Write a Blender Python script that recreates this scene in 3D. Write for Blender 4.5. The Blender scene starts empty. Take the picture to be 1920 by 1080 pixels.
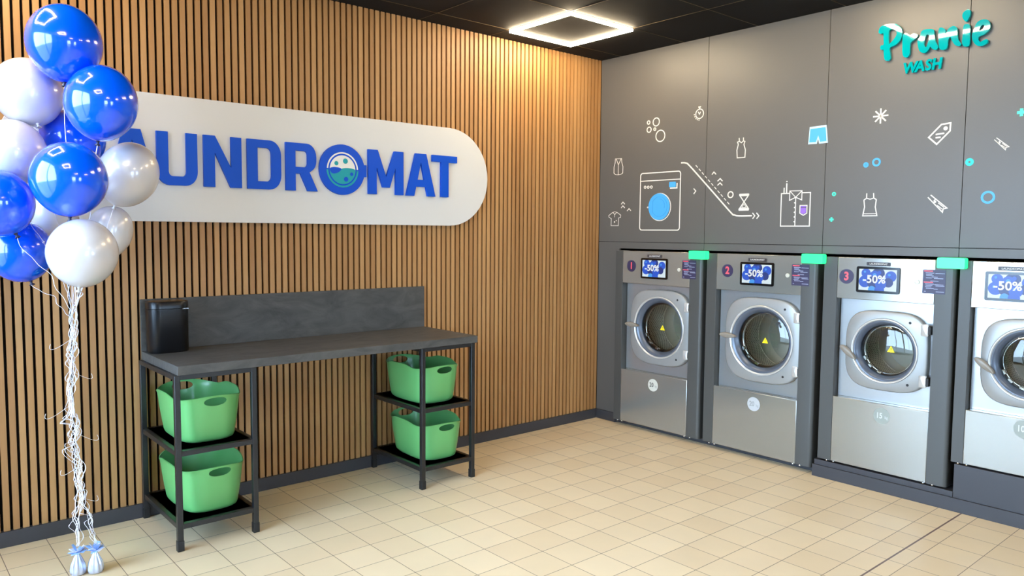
import bpy, math, random
from mathutils import Matrix, Vector
random.seed(7)
PI = math.pi
SC = bpy.context.scene
COL = SC.collection

# ------------------------------------------------------------------ camera, world, exposure
cam_d = bpy.data.cameras.new('camera')
cam = bpy.data.objects.new('camera', cam_d); COL.objects.link(cam)
cam_d.sensor_width = 36.0
cam_d.lens = 1431.84 * 36.0 / 1920.0
cam_d.clip_start = 0.05
_r = Vector((0.75766011, -0.65260406, 0.00768755))
_u = Vector((0.04118322, 0.05956177, 0.99737472))
_f = Vector((0.65134868, 0.75535444, -0.07200391))
cam.matrix_world = Matrix(((_r.x, _u.x, -_f.x, -4.5573), (_r.y, _u.y, -_f.y, -4.2182), (_r.z, _u.z, -_f.z, 1.5), (0, 0, 0, 1)))
SC.camera = cam

SC.view_settings.view_transform = 'Standard'
SC.view_settings.look = 'None'
SC.view_settings.gamma = 1.0
SC.view_settings.use_curve_mapping = False
SC.view_settings.exposure = 0.58

world = bpy.data.worlds.new('world'); SC.world = world
world.use_nodes = True
bg = world.node_tree.nodes['Background']
bg.inputs[0].default_value = (0.52, 0.72, 1.0, 1)
bg.inputs[1].default_value = 14.5
LED_STRENGTH = 84.0
LED_COLOR = (1.0, 0.80, 0.52)
SC.cycles.max_bounces = 10
SC.cycles.diffuse_bounces = 5
SC.cycles.glossy_bounces = 5
SC.cycles.transparent_max_bounces = 12
SC.cycles.caustics_reflective = False
SC.cycles.caustics_refractive = False
SC.cycles.sample_clamp_indirect = 6.0

H = 2.8676            # ceiling height
BX, BY = -5.0, -7.4   # far sides of the room, behind the camera

# ------------------------------------------------------------------ materials
def lin(c):
    return tuple(((v / 255.0) / 12.92 if v / 255.0 <= 0.04045 else ((v / 255.0 + 0.055) / 1.055) ** 2.4) for v in c) + (1.0,)

class NT:
    def __init__(s, name):
        s.m = bpy.data.materials.new(name); s.m.use_nodes = True
        s.t = s.m.node_tree; s.n = s.t.nodes; s.b = s.n['Principled BSDF']
    def node(s, t, **k):
        n = s.n.new(t)
        for a, v in k.items(): setattr(n, a, v)
        return n
    def link(s, a, b): s.t.links.new(a, b)
    def set(s, **k):
        for a, v in k.items(): s.b.inputs[a.replace('_', ' ')].default_value = v
        return s

def mat(name, col, rough=0.5, metal=0.0, bump=0.0, bscale=80.0, var=0.0, vscale=3.0, coat=0.0, spec=0.5):
    n = NT(name); c = lin(col)
    n.set(Base_Color=c, Roughness=rough, Metallic=metal)
    n.b.inputs['Specular IOR Level'].default_value = spec
    if coat: n.b.inputs['Coat Weight'].default_value = coat; n.b.inputs['Coat Roughness'].default_value = 0.05
    tc = n.node('ShaderNodeTexCoord')
    if var:
        nz = n.node('ShaderNodeTexNoise'); nz.inputs['Scale'].default_value = vscale; nz.inputs['Detail'].default_value = 6
        n.link(tc.outputs['Object'], nz.inputs['Vector'])
        mx = n.node('ShaderNodeMix', data_type='RGBA')
        mx.inputs[6].default_value = tuple(v * (1 - var) for v in c[:3]) + (1,)
        mx.inputs[7].default_value = tuple(min(1, v * (1 + var)) for v in c[:3]) + (1,)
        n.link(nz.outputs['Fac'], mx.inputs[0]); n.link(mx.outputs[2], n.b.inputs['Base Color'])
    if bump:
        nz = n.node('ShaderNodeTexNoise'); nz.inputs['Scale'].default_value = bscale; nz.inputs['Detail'].default_value = 5
        n.link(tc.outputs['Object'], nz.inputs['Vector'])
        bp = n.node('ShaderNodeBump'); bp.inputs['Strength'].default_value = bump; bp.inputs['Distance'].default_value = 0.01
        n.link(nz.outputs['Fac'], bp.inputs['Height']); n.link(bp.outputs[0], n.b.inputs['Normal'])
    return n.m

def emis(name, col, strength=1.0, rgb=False):
    n = NT(name); c = (tuple(col) + (1,)) if rgb else lin(col)
    n.set(Base_Color=(0.02, 0.02, 0.02, 1), Roughness=0.3)
    n.b.inputs['Emission Color'].default_value = c
    n.b.inputs['Emission Strength'].default_value = strength
    return n.m

def steel(name, col=(196, 196, 192), rough=0.2):
    n = NT(name); n.set(Base_Color=lin(col), Metallic=0.68, Roughness=rough)
    tc = n.node('ShaderNodeTexCoord'); mp = n.node('ShaderNodeMapping')
    mp.inputs['Scale'].default_value = (420, 420, 3)
    nz = n.node('ShaderNodeTexNoise'); nz.inputs['Scale'].default_value = 1.0; nz.inputs['Detail'].default_value = 3
    n.link(tc.outputs['Object'], mp.inputs[0]); n.link(mp.outputs[0], nz.inputs['Vector'])
    mr = n.node('ShaderNodeMapRange'); mr.inputs[3].default_value = rough * 0.92; mr.inputs[4].default_value = rough * 1.1
    if rough < 0.2: n.link(nz.outputs['Fac'], mr.inputs[0]); n.link(mr.outputs[0], n.b.inputs['Roughness'])
    return n.m

def perforated():
    n = NT('perforated_steel'); n.set(Base_Color=lin((176, 172, 160)), Metallic=0.1, Roughness=0.38)
    uv = n.node('ShaderNodeUVMap'); mp = n.node('ShaderNodeMapping'); mp.inputs['Rotation'].default_value = (0, 0, PI / 4)
    n.link(uv.outputs[0], mp.inputs[0])
    vo = n.node('ShaderNodeTexVoronoi'); vo.inputs['Scale'].default_value = 62; vo.inputs['Randomness'].default_value = 0.0
    n.link(mp.outputs[0], vo.inputs['Vector'])
    lt = n.node('ShaderNodeMath', operation='LESS_THAN'); lt.inputs[1].default_value = 0.27
    n.link(vo.outputs['Distance'], lt.inputs[0])
    mx = n.node('ShaderNodeMix', data_type='RGBA'); mx.inputs[6].default_value = lin((228, 220, 198)); mx.inputs[7].default_value = (0.03, 0.03, 0.025, 1)
    n.link(lt.outputs[0], mx.inputs[0]); n.link(mx.outputs[2], n.b.inputs['Base Color'])
    return n.m

def tile_floor():
    n = NT('beige_floor_tiles')
    tc = n.node('ShaderNodeTexCoord'); mp = n.node('ShaderNodeMapping')
    mp.inputs['Location'].default_value = (0.0 / 0.1953, 0.293 / 0.1953, 0); mp.inputs['Scale'].default_value = (1 / 0.1953, 1 / 0.1953, 1)
    n.link(tc.outputs['Object'], mp.inputs[0])
    br = n.node('ShaderNodeTexBrick'); br.offset = 0.0; br.squash = 1.0
    br.inputs['Scale'].default_value = 1.0; br.inputs['Brick Width'].default_value = 1.0; br.inputs['Row Height'].default_value = 1.0
    br.inputs['Mortar Size'].default_value = 0.009; br.inputs['Mortar Smooth'].default_value = 0.3; br.inputs['Bias'].default_value = 0.0
    br.inputs['Color1'].default_value = lin((236, 214, 176)); br.inputs['Color2'].default_value = lin((228, 204, 165)); br.inputs['Mortar'].default_value = lin((122, 100, 84))
    n.link(mp.outputs[0], br.inputs['Vector'])
    nz = n.node('ShaderNodeTexNoise'); nz.inputs['Scale'].default_value = 5; nz.inputs['Detail'].default_value = 8
    n.link(tc.outputs['Object'], nz.inputs['Vector'])
    mr = n.node('ShaderNodeMapRange'); mr.inputs[3].default_value = 0.93; mr.inputs[4].default_value = 1.05; n.link(nz.outputs['Fac'], mr.inputs[0])
    mx = n.node('ShaderNodeMix', data_type='RGBA', blend_type='MULTIPLY'); mx.inputs[0].default_value = 1.0
    n.link(br.outputs['Color'], mx.inputs[6]); n.link(mr.outputs[0], mx.inputs[7])
    # expansion joint crossing the tiles in front of the third washer
    sp = n.node('ShaderNodeSeparateXYZ'); n.link(tc.outputs['Object'], sp.inputs[0])
    ad = n.node('ShaderNodeMath', operation='ADD'); ad.inputs[1].default_value = 2.752; n.link(sp.outputs['Y'], ad.inputs[0])
    ab = n.node('ShaderNodeMath', operation='ABSOLUTE'); n.link(ad.outputs[0], ab.inputs[0])
    lt = n.node('ShaderNodeMath', operation='LESS_THAN'); lt.inputs[1].default_value = 0.0045; n.link(ab.outputs[0], lt.inputs[0])
    m2 = n.node('ShaderNodeMix', data_type='RGBA'); m2.inputs[7].default_value = lin((112, 88, 78))
    n.link(lt.outputs[0], m2.inputs[0]); n.link(mx.outputs[2], m2.inputs[6]); n.link(m2.outputs[2], n.b.inputs['Base Color'])
    r2 = n.node('ShaderNodeMapRange'); r2.inputs[3].default_value = 0.34; r2.inputs[4].default_value = 0.5; n.link(nz.outputs['Fac'], r2.inputs[0]); n.link(r2.outputs[0], n.b.inputs['Roughness'])
    bp = n.node('ShaderNodeBump'); bp.inputs['Strength'].default_value = 0.25; bp.inputs['Distance'].default_value = 0.004; bp.invert = True
    n.link(br.outputs['Fac'], bp.inputs['Height']); n.link(bp.outputs[0], n.b.inputs['Normal'])
    n.b.inputs['Specular IOR Level'].default_value = 0.35
    return n.m

def oak():
    n = NT('oak_slats'); n.set(Roughness=0.5)
    tc = n.node('ShaderNodeTexCoord'); sp = n.node('ShaderNodeSeparateXYZ'); n.link(tc.outputs['Object'], sp.inputs[0])
    dv = n.node('ShaderNodeMath', operation='DIVIDE'); dv.inputs[1].default_value = 0.0389; n.link(sp.outputs['X'], dv.inputs[0])
    fl = n.node('ShaderNodeMath', operation='FLOOR'); n.link(dv.outputs[0], fl.inputs[0])
    wn = n.node('ShaderNodeTexWhiteNoise', noise_dimensions='1D'); n.link(fl.outputs[0], wn.inputs['W'])
    mp = n.node('ShaderNodeMapping'); mp.inputs['Scale'].default_value = (260, 260, 5); n.link(tc.outputs['Object'], mp.inputs[0])
    nz = n.node('ShaderNodeTexNoise'); nz.inputs['Detail'].default_value = 4; nz.inputs['Scale'].default_value = 1; n.link(mp.outputs[0], nz.inputs['Vector'])
    m1 = n.node('ShaderNodeMix', data_type='RGBA'); m1.inputs[6].default_value = lin((164, 118, 70)); m1.inputs[7].default_value = lin((186, 140, 88)); n.link(wn.outputs['Value'], m1.inputs[0])
    mr = n.node('ShaderNodeMapRange'); mr.inputs[3].default_value = 0.84; mr.inputs[4].default_value = 1.12; n.link(nz.outputs['Fac'], mr.inputs[0])
    mx = n.node('ShaderNodeMix', data_type='RGBA', blend_type='MULTIPLY'); mx.inputs[0].default_value = 1; n.link(m1.outputs[2], mx.inputs[6]); n.link(mr.outputs[0], mx.inputs[7])
    n.link(mx.outputs[2], n.b.inputs['Base Color'])
    return n.m

def stone():
    n = NT('dark_slate_laminate'); n.set(Roughness=0.55)
    tc = n.node('ShaderNodeTexCoord'); mp = n.node('ShaderNodeMapping'); mp.inputs['Scale'].default_value = (1.4, 3.0, 3.0); mp.inputs['Rotation'].default_value = (0.2, 0.5, 0.3)
    n.link(tc.outputs['Object'], mp.inputs[0])
    nz = n.node('ShaderNodeTexNoise'); nz.inputs['Scale'].default_value = 3.2; nz.inputs['Detail'].default_value = 9; nz.inputs['Roughness'].default_value = 0.65; nz.inputs['Distortion'].default_value = 1.2
    n.link(mp.outputs[0], nz.inputs['Vector'])
    cr = n.node('ShaderNodeValToRGB'); e = cr.color_ramp.elements
    e[0].position = 0.3; e[0].color = lin((58, 57, 54)); e[1].position = 0.75; e[1].color = lin((90, 87, 82))
    n.link(nz.outputs['Fac'], cr.inputs[0]); n.link(cr.outputs[0], n.b.inputs['Base Color'])
    bp = n.node('ShaderNodeBump'); bp.inputs['Strength'].default_value = 0.35; bp.inputs['Distance'].default_value = 0.01
    n.link(nz.outputs['Fac'], bp.inputs['Height']); n.link(bp.outputs[0], n.b.inputs['Normal'])
    return n.m

def thin_glass(name, tint=(0.82, 0.86, 0.84), refl=1.5):
    n = NT(name); n.n.remove(n.b)
    out = [x for x in n.n if x.type == 'OUTPUT_MATERIAL'][0]
    tr = n.node('ShaderNodeBsdfTransparent'); tr.inputs[0].default_value = tint + (1,)
    gl = n.node('ShaderNodeBsdfGlossy'); gl.inputs['Roughness'].default_value = 0.02
    fr = n.node('ShaderNodeFresnel'); fr.inputs[0].default_value = refl
    mx = n.node('ShaderNodeMixShader'); n.link(fr.outputs[0], mx.inputs[0]); n.link(tr.outputs[0], mx.inputs[1]); n.link(gl.outputs[0], mx.inputs[2])
    n.link(mx.outputs[0], out.inputs[0])
    return n.m

def balloon_mat(name, col, rough, trans, coat, sheen=False):
    n = NT(name); n.set(Base_Color=lin(col), Roughness=rough)
    n.b.inputs['Coat Weight'].default_value = coat; n.b.inputs['Coat Roughness'].default_value = 0.03
    n.b.inputs['Subsurface Weight'].default_value = 0.0
    n.b.inputs['Metallic'].default_value = 0.12 if sheen else 0.0
    n.b.inputs['Alpha'].default_value = 1.0 - trans
    return n.m

M = dict(
    floor=tile_floor(), oak=oak(), felt=mat('black_felt', (14, 13, 14), 0.95, spec=0.1), stone=stone(),
    panel=mat('graphite_wall_panel', (92, 90, 86), 0.42, var=0.05, vscale=2.0, bump=0.03, bscale=300),
    dark=mat('black_void', (10, 10, 10), 0.9, spec=0.1),
    skirt=mat('anthracite_skirting', (58, 58, 62), 0.38), ceil=mat('black_ceiling_tile', (26, 26, 27), 0.85, bump=0.1, bscale=400, spec=0.2),
    tbar=mat('bronze_ceiling_grid', (96, 80, 58), 0.35, 0.6), plaster=mat('white_plaster', (206, 204, 200), 0.8), gwall=mat('grey_plaster', (120, 118, 116), 0.8),
    led=emis('warm_led_diffuser', LED_COLOR, LED_STRENGTH, rgb=True),
    steel=steel('brushed_steel', (170, 171, 165), 0.16), steel2=steel('satin_steel', (180, 182, 182), 0.27), chrome=mat('chrome', (220, 220, 220), 0.12, 1.0),
    side=mat('anthracite_metal', (76, 76, 73), 0.42, 0.1), doorgrey=mat('silver_grey_door', (158, 160, 158), 0.34, 0.3), ringgrey=mat('blue_grey_door_ring', (92, 100, 112), 0.28, 0.2),
    rim=mat('light_silver_rim', (206, 206, 202), 0.25, 0.4), rubber=mat('dark_rubber', (22, 22, 22), 0.5), handle=mat('taupe_plastic_handle', (138, 130, 118), 0.35), perf=perforated(), drum=mat('smooth_drum_steel', (222, 212, 190), 0.3, 0.2),
    drumback=mat('drum_back_steel', (150, 144, 128), 0.3, 0.2), glass=thin_glass('door_glass', (0.86, 0.87, 0.82), 1.75), pane=thin_glass('window_glass', (0.95, 0.97, 0.97), 1.45),
    black=mat('black_gloss_plastic', (10, 10, 11), 0.15), blackmetal=mat('black_powder_coat', (28, 28, 29), 0.36), bin=mat('black_satin_bin', (18, 19, 22), 0.3, 0.2),
    white=mat('white_vinyl', (226, 222, 212), 0.5), sign=mat('white_sign_board', (212, 209, 203), 0.4), blue=mat('royal_blue_acrylic', (0, 76, 192), 0.45, spec=0.25),
    tealw=mat('teal_water', (0, 150, 156), 0.3), teal=mat('turquoise_acrylic', (0, 152, 158), 0.04), sky=mat('sky_blue_vinyl', (70, 166, 232), 0.45),
    mint=mat('mint_vinyl', (70, 226, 190), 0.45), tealv=mat('turquoise_vinyl', (20, 196, 188), 0.45), violet=mat('violet_vinyl', (150, 104, 226), 0.45), pale=mat('pale_blue_vinyl', (190, 222, 246), 0.45),
    deepsky=mat('mid_blue_vinyl', (56, 150, 214), 0.45), navy=mat('navy_sticker', (54, 48, 78), 0.4), pink=mat('pink_print', (246, 92, 104), 0.4), lilac=mat('pale_print', (168, 176, 204), 0.4),
    yellow=mat('yellow_sticker', (250, 226, 20), 0.4), tag=mat('charcoal_name_plate', (50, 44, 46), 0.35), paper=mat('white_print', (230, 228, 220), 0.5),
    cap=mat('off_white_sticker', (206, 204, 190), 0.45), capgrey=mat('pale_grey_sticker', (186, 188, 188), 0.45), capolive=mat('olive_grey_sticker', (150, 156, 146), 0.45),
    ink=mat('dark_print', (62, 62, 56), 0.5), inkgrey=mat('grey_print', (142, 144, 142), 0.5), inkpale=mat('light_print', (208, 210, 208), 0.5),
    green=mat('green_plastic', (100, 170, 98), 0.34, coat=0.15), status=emis('green_status_lamp', (34, 255, 140), 1.3),
    bblue=balloon_mat('blue_latex', (0, 90, 250), 0.16, 0.0, 1.0), bwhite=balloon_mat('pearl_latex', (216, 213, 214), 0.3, 0.06, 0.8, True),
    knotb=mat('dark_blue_knot', (8, 20, 60), 0.4), ribbon=mat('white_ribbon', (236, 236, 244), 0.3, coat=0.3), foil=mat('pale_blue_foil', (206, 216, 240), 0.2, 0.5), tulle=mat('sky_blue_tissue', (150, 190, 250), 0.45),
    scr_w=emis('screen_white', (226, 244, 250), 0.58), scr_b1=emis('screen_deep_blue', (0, 40, 130), 0.58), scr_b2=emis('screen_blue', (0, 82, 214), 0.58), scr_b3=emis('screen_light_blue', (60, 160, 250), 0.58), scr_t=emis('screen_text_white', (250, 254, 255), 0.58),
    ground=mat('grey_pavement', (128, 128, 126), 0.9), leaf=mat('green_hedge', (84, 128, 60), 0.9),
)

# ------------------------------------------------------------------ mesh helpers
class MB:
    def __init__(s): s.v = []; s.f = []; s.m = []; s.mats = []; s.uv = {}
    def mi(s, m):
        if m not in s.mats: s.mats.append(m)
        return s.mats.index(m)
    def add(s, vs, fs, m):
        o = len(s.v); k = s.mi(m); s.v += [tuple(v) for v in vs]
        for f in fs: s.f.append(tuple(i + o for i in f)); s.m.append(k)
        return s
    def box(s, x0, x1, y0, y1, z0, z1, m):
        v = [(x, y, z) for x in (x0, x1) for y in (y0, y1) for z in (z0, z1)]
        return s.add(v, [(0, 1, 3, 2), (4, 6, 7, 5), (0, 4, 5, 1), (2, 3, 7, 6), (0, 2, 6, 4), (1, 5, 7, 3)], m)
    def loops(s, L, m, cap0=False, cap1=False, mats=None):
        n = len(L[0]); o = len(s.v)
        for l in L: s.v += [tuple(p) for p in l]
        for i in range(len(L) - 1):
            k = s.mi(mats[i] if mats else m)
            for j in range(n):
                a = o + i * n + j; b = o + i * n + (j + 1) % n
                s.f.append((a, b, b + n, a + n)); s.m.append(k)
        if cap0: s.f.append(tuple(o + j for j in reversed(range(n)))); s.m.append(s.mi(mats[0] if mats else m))
        if cap1: s.f.append(tuple(o + (len(L) - 1) * n + j for j in range(n))); s.m.append(s.mi(mats[-1] if mats else m))
        return s
    def lathe(s, prof, m, n=48, axis='Y', c=(0, 0, 0), cap0=False, cap1=False, mats=None):
        L = []
        for r, h in prof:
            l = []
            for j in range(n):
                t = 2 * PI * j / n; a, b = r * math.cos(t), r * math.sin(t)
                l.append((c[0] + a, c[1] + h, c[2] + b) if axis == 'Y' else (c[0] + a, c[1] + b, c[2] + h))
            L.append(l)
        return s.loops(L, m, cap0, cap1, mats)
    def mesh(s, me_, m, T=None):
        vs = [tuple((T @ v.co) if T else v.co) for v in me_.vertices]
        return s.add(vs, [tuple(p.vertices) for p in me_.polygons], m)
    def build(s, name, parent=None, smooth=False, bevel=0, bseg=2, loc=None, rotz=None, auto=None):
        me = bpy.data.meshes.new(name); me.from_pydata(s.v, [], s.f)
        for m in s.mats: me.materials.append(m)
        for p, k in zip(me.polygons, s.m): p.material_index = k; p.use_smooth = bool(smooth or auto)
        me.validate(); me.update()
        fix_normals(me)
        if auto: me.set_sharp_from_angle(angle=math.radians(auto))
        o = bpy.data.objects.new(name, me); COL.objects.link(o)
        if parent: o.parent = parent
        if loc: o.location = loc
        if rotz is not None: o.rotation_euler = (0, 0, rotz)
        if bevel:
            b = o.modifiers.new('edge', 'BEVEL'); b.width = bevel; b.segments = bseg; b.limit_method = 'ANGLE'; b.angle_limit = math.radians(40)
            if not smooth and not auto:
                for p in me.polygons: p.use_smooth = True
                me.set_sharp_from_angle(angle=math.radians(50))
        return o

import bmesh
def fix_normals(me):
    bm = bmesh.new(); bm.from_mesh(me); bmesh.ops.recalc_face_normals(bm, faces=bm.faces); bm.to_mesh(me); bm.free()

def tag(o, label=None, cat=None, group=None, kind=None):
    if label: o['label'] = label
    if cat: o['category'] = cat
    if group: o['group'] = group
    if kind: o['kind'] = kind
    return o
def empty(name, loc=(0, 0, 0), rz=0.0):
    o = bpy.data.objects.new(name, None); COL.objects.link(o); o.location = loc; o.rotation_euler = (0, 0, rz); o.empty_display_size = 0.1
    return o

def curve_mesh(cu):
    ob = bpy.data.objects.new('tmp', cu); COL.objects.link(ob)
    bpy.context.view_layer.update()
    dg = bpy.context.evaluated_depsgraph_get()
    me = bpy.data.meshes.new_from_object(ob.evaluated_get(dg))
    bpy.data.objects.remove(ob)
    return me
# 2D (X, Z) -> 3D with the picture plane at y, front face towards -y
def flatT(y): return Matrix(((1, 0, 0, 0), (0, 0, -1, y), (0, 1, 0, 0), (0, 0, 0, 1)))
def shape(mb, loops, y, depth, m):
    cu = bpy.data.curves.new('tmp', 'CURVE'); cu.dimensions = '2D'; cu.fill_mode = 'BOTH'; cu.extrude = depth / 2
    for l in loops:
        sp = cu.splines.new('POLY'); sp.points.add(len(l) - 1); sp.use_cyclic_u = True
        for p, q in zip(sp.points, l): p.co = (q[0], q[1], 0, 1)
    me = curve_mesh(cu); mb.mesh(me, m, flatT(y - depth / 2)); return mb
def text(mb, body, x, z, size, y, depth, m, bold=0.0, sx=1.0, shear=0.0, align='CENTER', rot=0.0):
    cu = bpy.data.curves.new('tmp', 'FONT'); cu.body = body; cu.size = size; cu.extrude = depth / 2; cu.offset = bold * size
    cu.align_x = align; cu.align_y = 'CENTER'; cu.shear = shear; cu.resolution_u = 3
    me = curve_mesh(cu)
    mb.mesh(me, m, flatT(y - depth / 2) @ Matrix.Translation((x, z, 0)) @ Matrix.Rotation(rot, 4, 'Z') @ Matrix.Diagonal((sx, 1, 1, 1))); return mb
def circ(cx, cz, r, n=32, rz=None): return [(cx + r * math.cos(2 * PI * i / n), cz + (rz or r) * math.sin(2 * PI * i / n)) for i in range(n)]
def rrect(x0, x1, z0, z1, r, n=6):
    out = []
    for cx, cz, a0 in ((x1 - r, z1 - r, 0), (x0 + r, z1 - r, PI / 2), (x0 + r, z0 + r, PI), (x1 - r, z0 + r, 3 * PI / 2)):
        for i in range(n + 1): out.append((cx + r * math.cos(a0 + PI / 2 * i / n), cz + r * math.sin(a0 + PI / 2 * i / n)))
    return out
def smooth_loop(p, k=5, closed=True):
    out = []; n = len(p)
    rng = range(n) if closed else range(n - 1)
    for i in rng:
        g = lambda j: Vector(p[j % n] if closed else p[max(0, min(n - 1, j))])
        a, b, c, d = g(i - 1), g(i), g(i + 1), g(i + 2)
        for j in range(k):
            t = j / k
            out.append(tuple(0.5 * ((2 * b) + (c - a) * t + (2 * a - 5 * b + 4 * c - d) * t * t + (3 * b - a - 3 * c + d) * t ** 3)))
    if not closed: out.append(tuple(p[-1]))
    return out
def stroke(mb, pts, w, y, depth, m, closed=False):
    P = [Vector(p) for p in pts]; n = len(P); Lf = []; Rt = []
    for i in range(n):
        if closed: a, b = P[i - 1], P[(i + 1) % n]
        else: a, b = P[max(0, i - 1)], P[min(n - 1, i + 1)]
        d1 = (P[i] - a); d2 = (b - P[i])
        if d1.length < 1e-9: d1 = d2
        if d2.length < 1e-9: d2 = d1
        d1.normalize(); d2.normalize(); t = d1 + d2
        if t.length < 0.2: t = d1.copy()
        t.normalize(); nn = Vector((-t.y, t.x)); k = w / 2 / max(0.45, abs(nn.dot(Vector((-d1.y, d1.x)))))
        q = P[i].copy()
        if not closed and i == 0: q = q - d2 * w * 0.4
        if not closed and i == n - 1: q = q + d1 * w * 0.4
        Lf.append(q + nn * k); Rt.append(q - nn * k)
    V = []
    for l, r in zip(Lf, Rt): V += [(l.x, y - depth, l.y), (r.x, y - depth, r.y), (l.x, y, l.y), (r.x, y, r.y)]
    F = []
    for i in range(n if closed else n - 1):
        a = 4 * i; b = 4 * ((i + 1) % n)
        F += [(a, a + 1, b + 1, b), (a, b, b + 2, a + 2), (a + 1, a + 3, b + 3, b + 1), (a + 2, b + 2, b + 3, a + 3)]
    if not closed: F += [(0, 2, 3, 1), (4 * n - 4, 4 * n - 3, 4 * n - 1, 4 * n - 2)]
    return mb.add(V, F, m)
def tube_mesh(mb, pts, r, m, flat=1.0, n=6):
    P = [Vector(p) for p in pts]; L = []; up = Vector((0.3, 0.2, 1)).normalized()
    for i, p in enumerate(P):
        t = (P[min(len(P) - 1, i + 1)] - P[max(0, i - 1)])
        t = t.normalized() if t.length > 1e-9 else Vector((0, 0, 1))
        a = t.cross(up)
        if a.length < 1e-3: a = t.cross(Vector((1, 0, 0)))
        a.normalize(); b = t.cross(a)
        up = a.cross(t) * 1.0 if False else up
        L.append([p + a * math.cos(2 * PI * j / n) * r + b * math.sin(2 * PI * j / n) * r * flat for j in range(n)])
    return mb.loops(L, m, True, True)

# ------------------------------------------------------------------ room shell
def struct(o): return tag(o, kind='structure')
struct(MB().box(BX - 0.2, 0.9, BY - 0.2, 0.2, -0.1, 0.0, M['floor']).build('floor'))
PITCH = 0.0389
w = MB()
w.box(BX, 0.9, 0.018, 0.12, 0.0, H, M['felt'])
x = -0.0285
while x > BX:
    w.box(x, x + 0.0262, 0.0, 0.0185, 0.0745, H - 0.001, M['oak']); x -= PITCH
struct(w.build('wall_left'))
struct(MB().box(BX, -0.012, -0.012, 0.02, 0.0, 0.0745, M['skirt']).build('baseboard_left', bevel=0.001))

# grey panelled wall with the washer opening; local frame: X = -world y, Y = world x (into the wall)
RZ = -PI / 2
SEAM = [0.0, 1.008, 1.880, 2.655, 3.50, 4.35, 5.2, 6.05, 7.4]
ZS, ZB = 1.4365, 1.386
X_END = 3.43
w = MB(); g = 0.0018
w.box(-0.017, 7.4, 0.016, 0.04, ZB, H, M['dark'])
w.box(-0.017, 0.222, 0.016, 0.04, 0, ZB, M['dark']); w.box(X_END, 7.4, 0.016, 0.04, 0, ZB, M['dark'])
for a, b in zip(SEAM[:-1], SEAM[1:]):
    a2 = a + (g if a > 0 else 0.004)
    w.box(a2, b - g, 0.0, 0.018, ZS + g, H - 0.001, M['panel'])
    w.box(a2, b - g, 0.0, 0.018, ZB, ZS - g, M['panel'])
w.box(0.004, 0.222, 0.0, 0.018, 0.0, ZB + 0.0001, M['panel'])
w.box(X_END, 7.4, 0.0, 0.018, 0.0, ZB + 0.0001, M['panel'])
# niche behind the washers
w.box(-0.017, 7.4, 0.86, 0.9, 0, H, M['dark']); w.box(0.20, 0.222, 0.04, 0.86, 0, ZB, M['dark']); w.box(X_END, X_END + 0.02, 0.04, 0.86, 0, ZB, M['dark'])
w.box(0.222, X_END, 0.04, 0.86, ZB, ZB + 0.02, M['dark'])
struct(w.build('wall_right', rotz=RZ))
struct(MB().box(0.012, 0.215, -0.012, 0.0, 0.0, 0.0745, M['skirt']).build('baseboard_right', rotz=RZ, bevel=0.001))
# toe kick and raised plinths under the washers
w = MB(); w.box(0.225, 1.897, 0.020, 0.05, 0.0, 0.034, M['skirt'])
struct(w.build('trim_1', rotz=RZ))
w = MB(); w.box(1.897, 7.4, -0.064, 0.03, 0.0, 0.0745, M['skirt']); w.box(1.905, 2.700, -0.052, 0.7, 0.0745, 0.106, M['skirt'])
struct(w.build('trim_2', rotz=RZ, bevel=0.001))
w = MB(); w.box(2.702, X_END, -0.054, 0.7, 0.0748, 0.262, M['skirt'])
struct(w.build('trim_3', rotz=RZ, bevel=0.0015))

# ceiling: black tiles on a thin metal grid
w = MB(); w.box(BX - 0.2, 0.9, BY - 0.2, 0.12, H, H + 0.1, M['ceil'])
CELL = 0.5885
GX0, GY0 = -0.556, -0.208
gx = GX0
while gx > BX: w.box(gx - 0.0013, gx + 0.0013, BY, 0.0, H - 0.0022, H, M['tbar']); gx -= CELL
gy = GY0
while gy > BY: w.box(BX, 0.0, gy - 0.0013, gy + 0.0013, H - 0.0024, H, M['tbar']); gy -= CELL
struct(w.build('ceiling'))

# walls behind the camera, with the shop's glazing
def wall_with_holes(name, along, pos, t, a0, a1, holes, m):
    w = MB()
    def bx(p, q, z0, z1):
        if q - p < 1e-4 or z1 - z0 < 1e-4: return
        if along == 'Y': w.box(pos - t, pos, p, q, z0, z1, m)
        else: w.box(p, q, pos - t, pos, z0, z1, m)
    cur = a0
    for (p, q, z0, z1) in holes:
        bx(cur, p, 0, H); bx(p, q, 0, z0); bx(p, q, z1, H); cur = q
    bx(cur, a1, 0, H)
    return struct(w.build(name))
def glazing(i, along, pos, p, q, z0, z1, kind='window'):
    o = MB(); f = 0.05; d = 0.06
    def b(mb, a, c, e, g_, m, dd=d):
        if along == 'Y': mb.box(pos - 0.1 - dd / 2, pos - 0.1 + dd / 2, a, c, e, g_, m)
        else: mb.box(a, c, pos - 0.1 - dd / 2, pos - 0.1 + dd / 2, e, g_, m)
    b(o, p, p + f, z0, z1, M['skirt']); b(o, q - f, q, z0, z1, M['skirt']); b(o, p + f, q - f, z0, z0 + f, M['skirt']); b(o, p + f, q - f, z1 - f, z1, M['skirt'])
    mid = (p + q) / 2
    if q - p > 1.4: b(o, mid - f / 2, mid + f / 2, z0 + f, z1 - f, M['skirt'])
    fr = struct(o.build('%s_%d' % (kind, i)))
    gl = MB(); b(gl, p + f, q - f, z0 + f, z1 - f, M['pane'], 0.006)
    gl.build('glass_pane', fr)
WINS = [(-3.7, -2.15, 0.1, 2.7), (-2.05, -0.2, 0.1, 2.7)]  # first opening is an unseen addition that brings more daylight onto the floor
wall_with_holes('wall_front', 'Y', BX, 0.2, BY, 0.12, WINS, M['gwall'])
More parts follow.
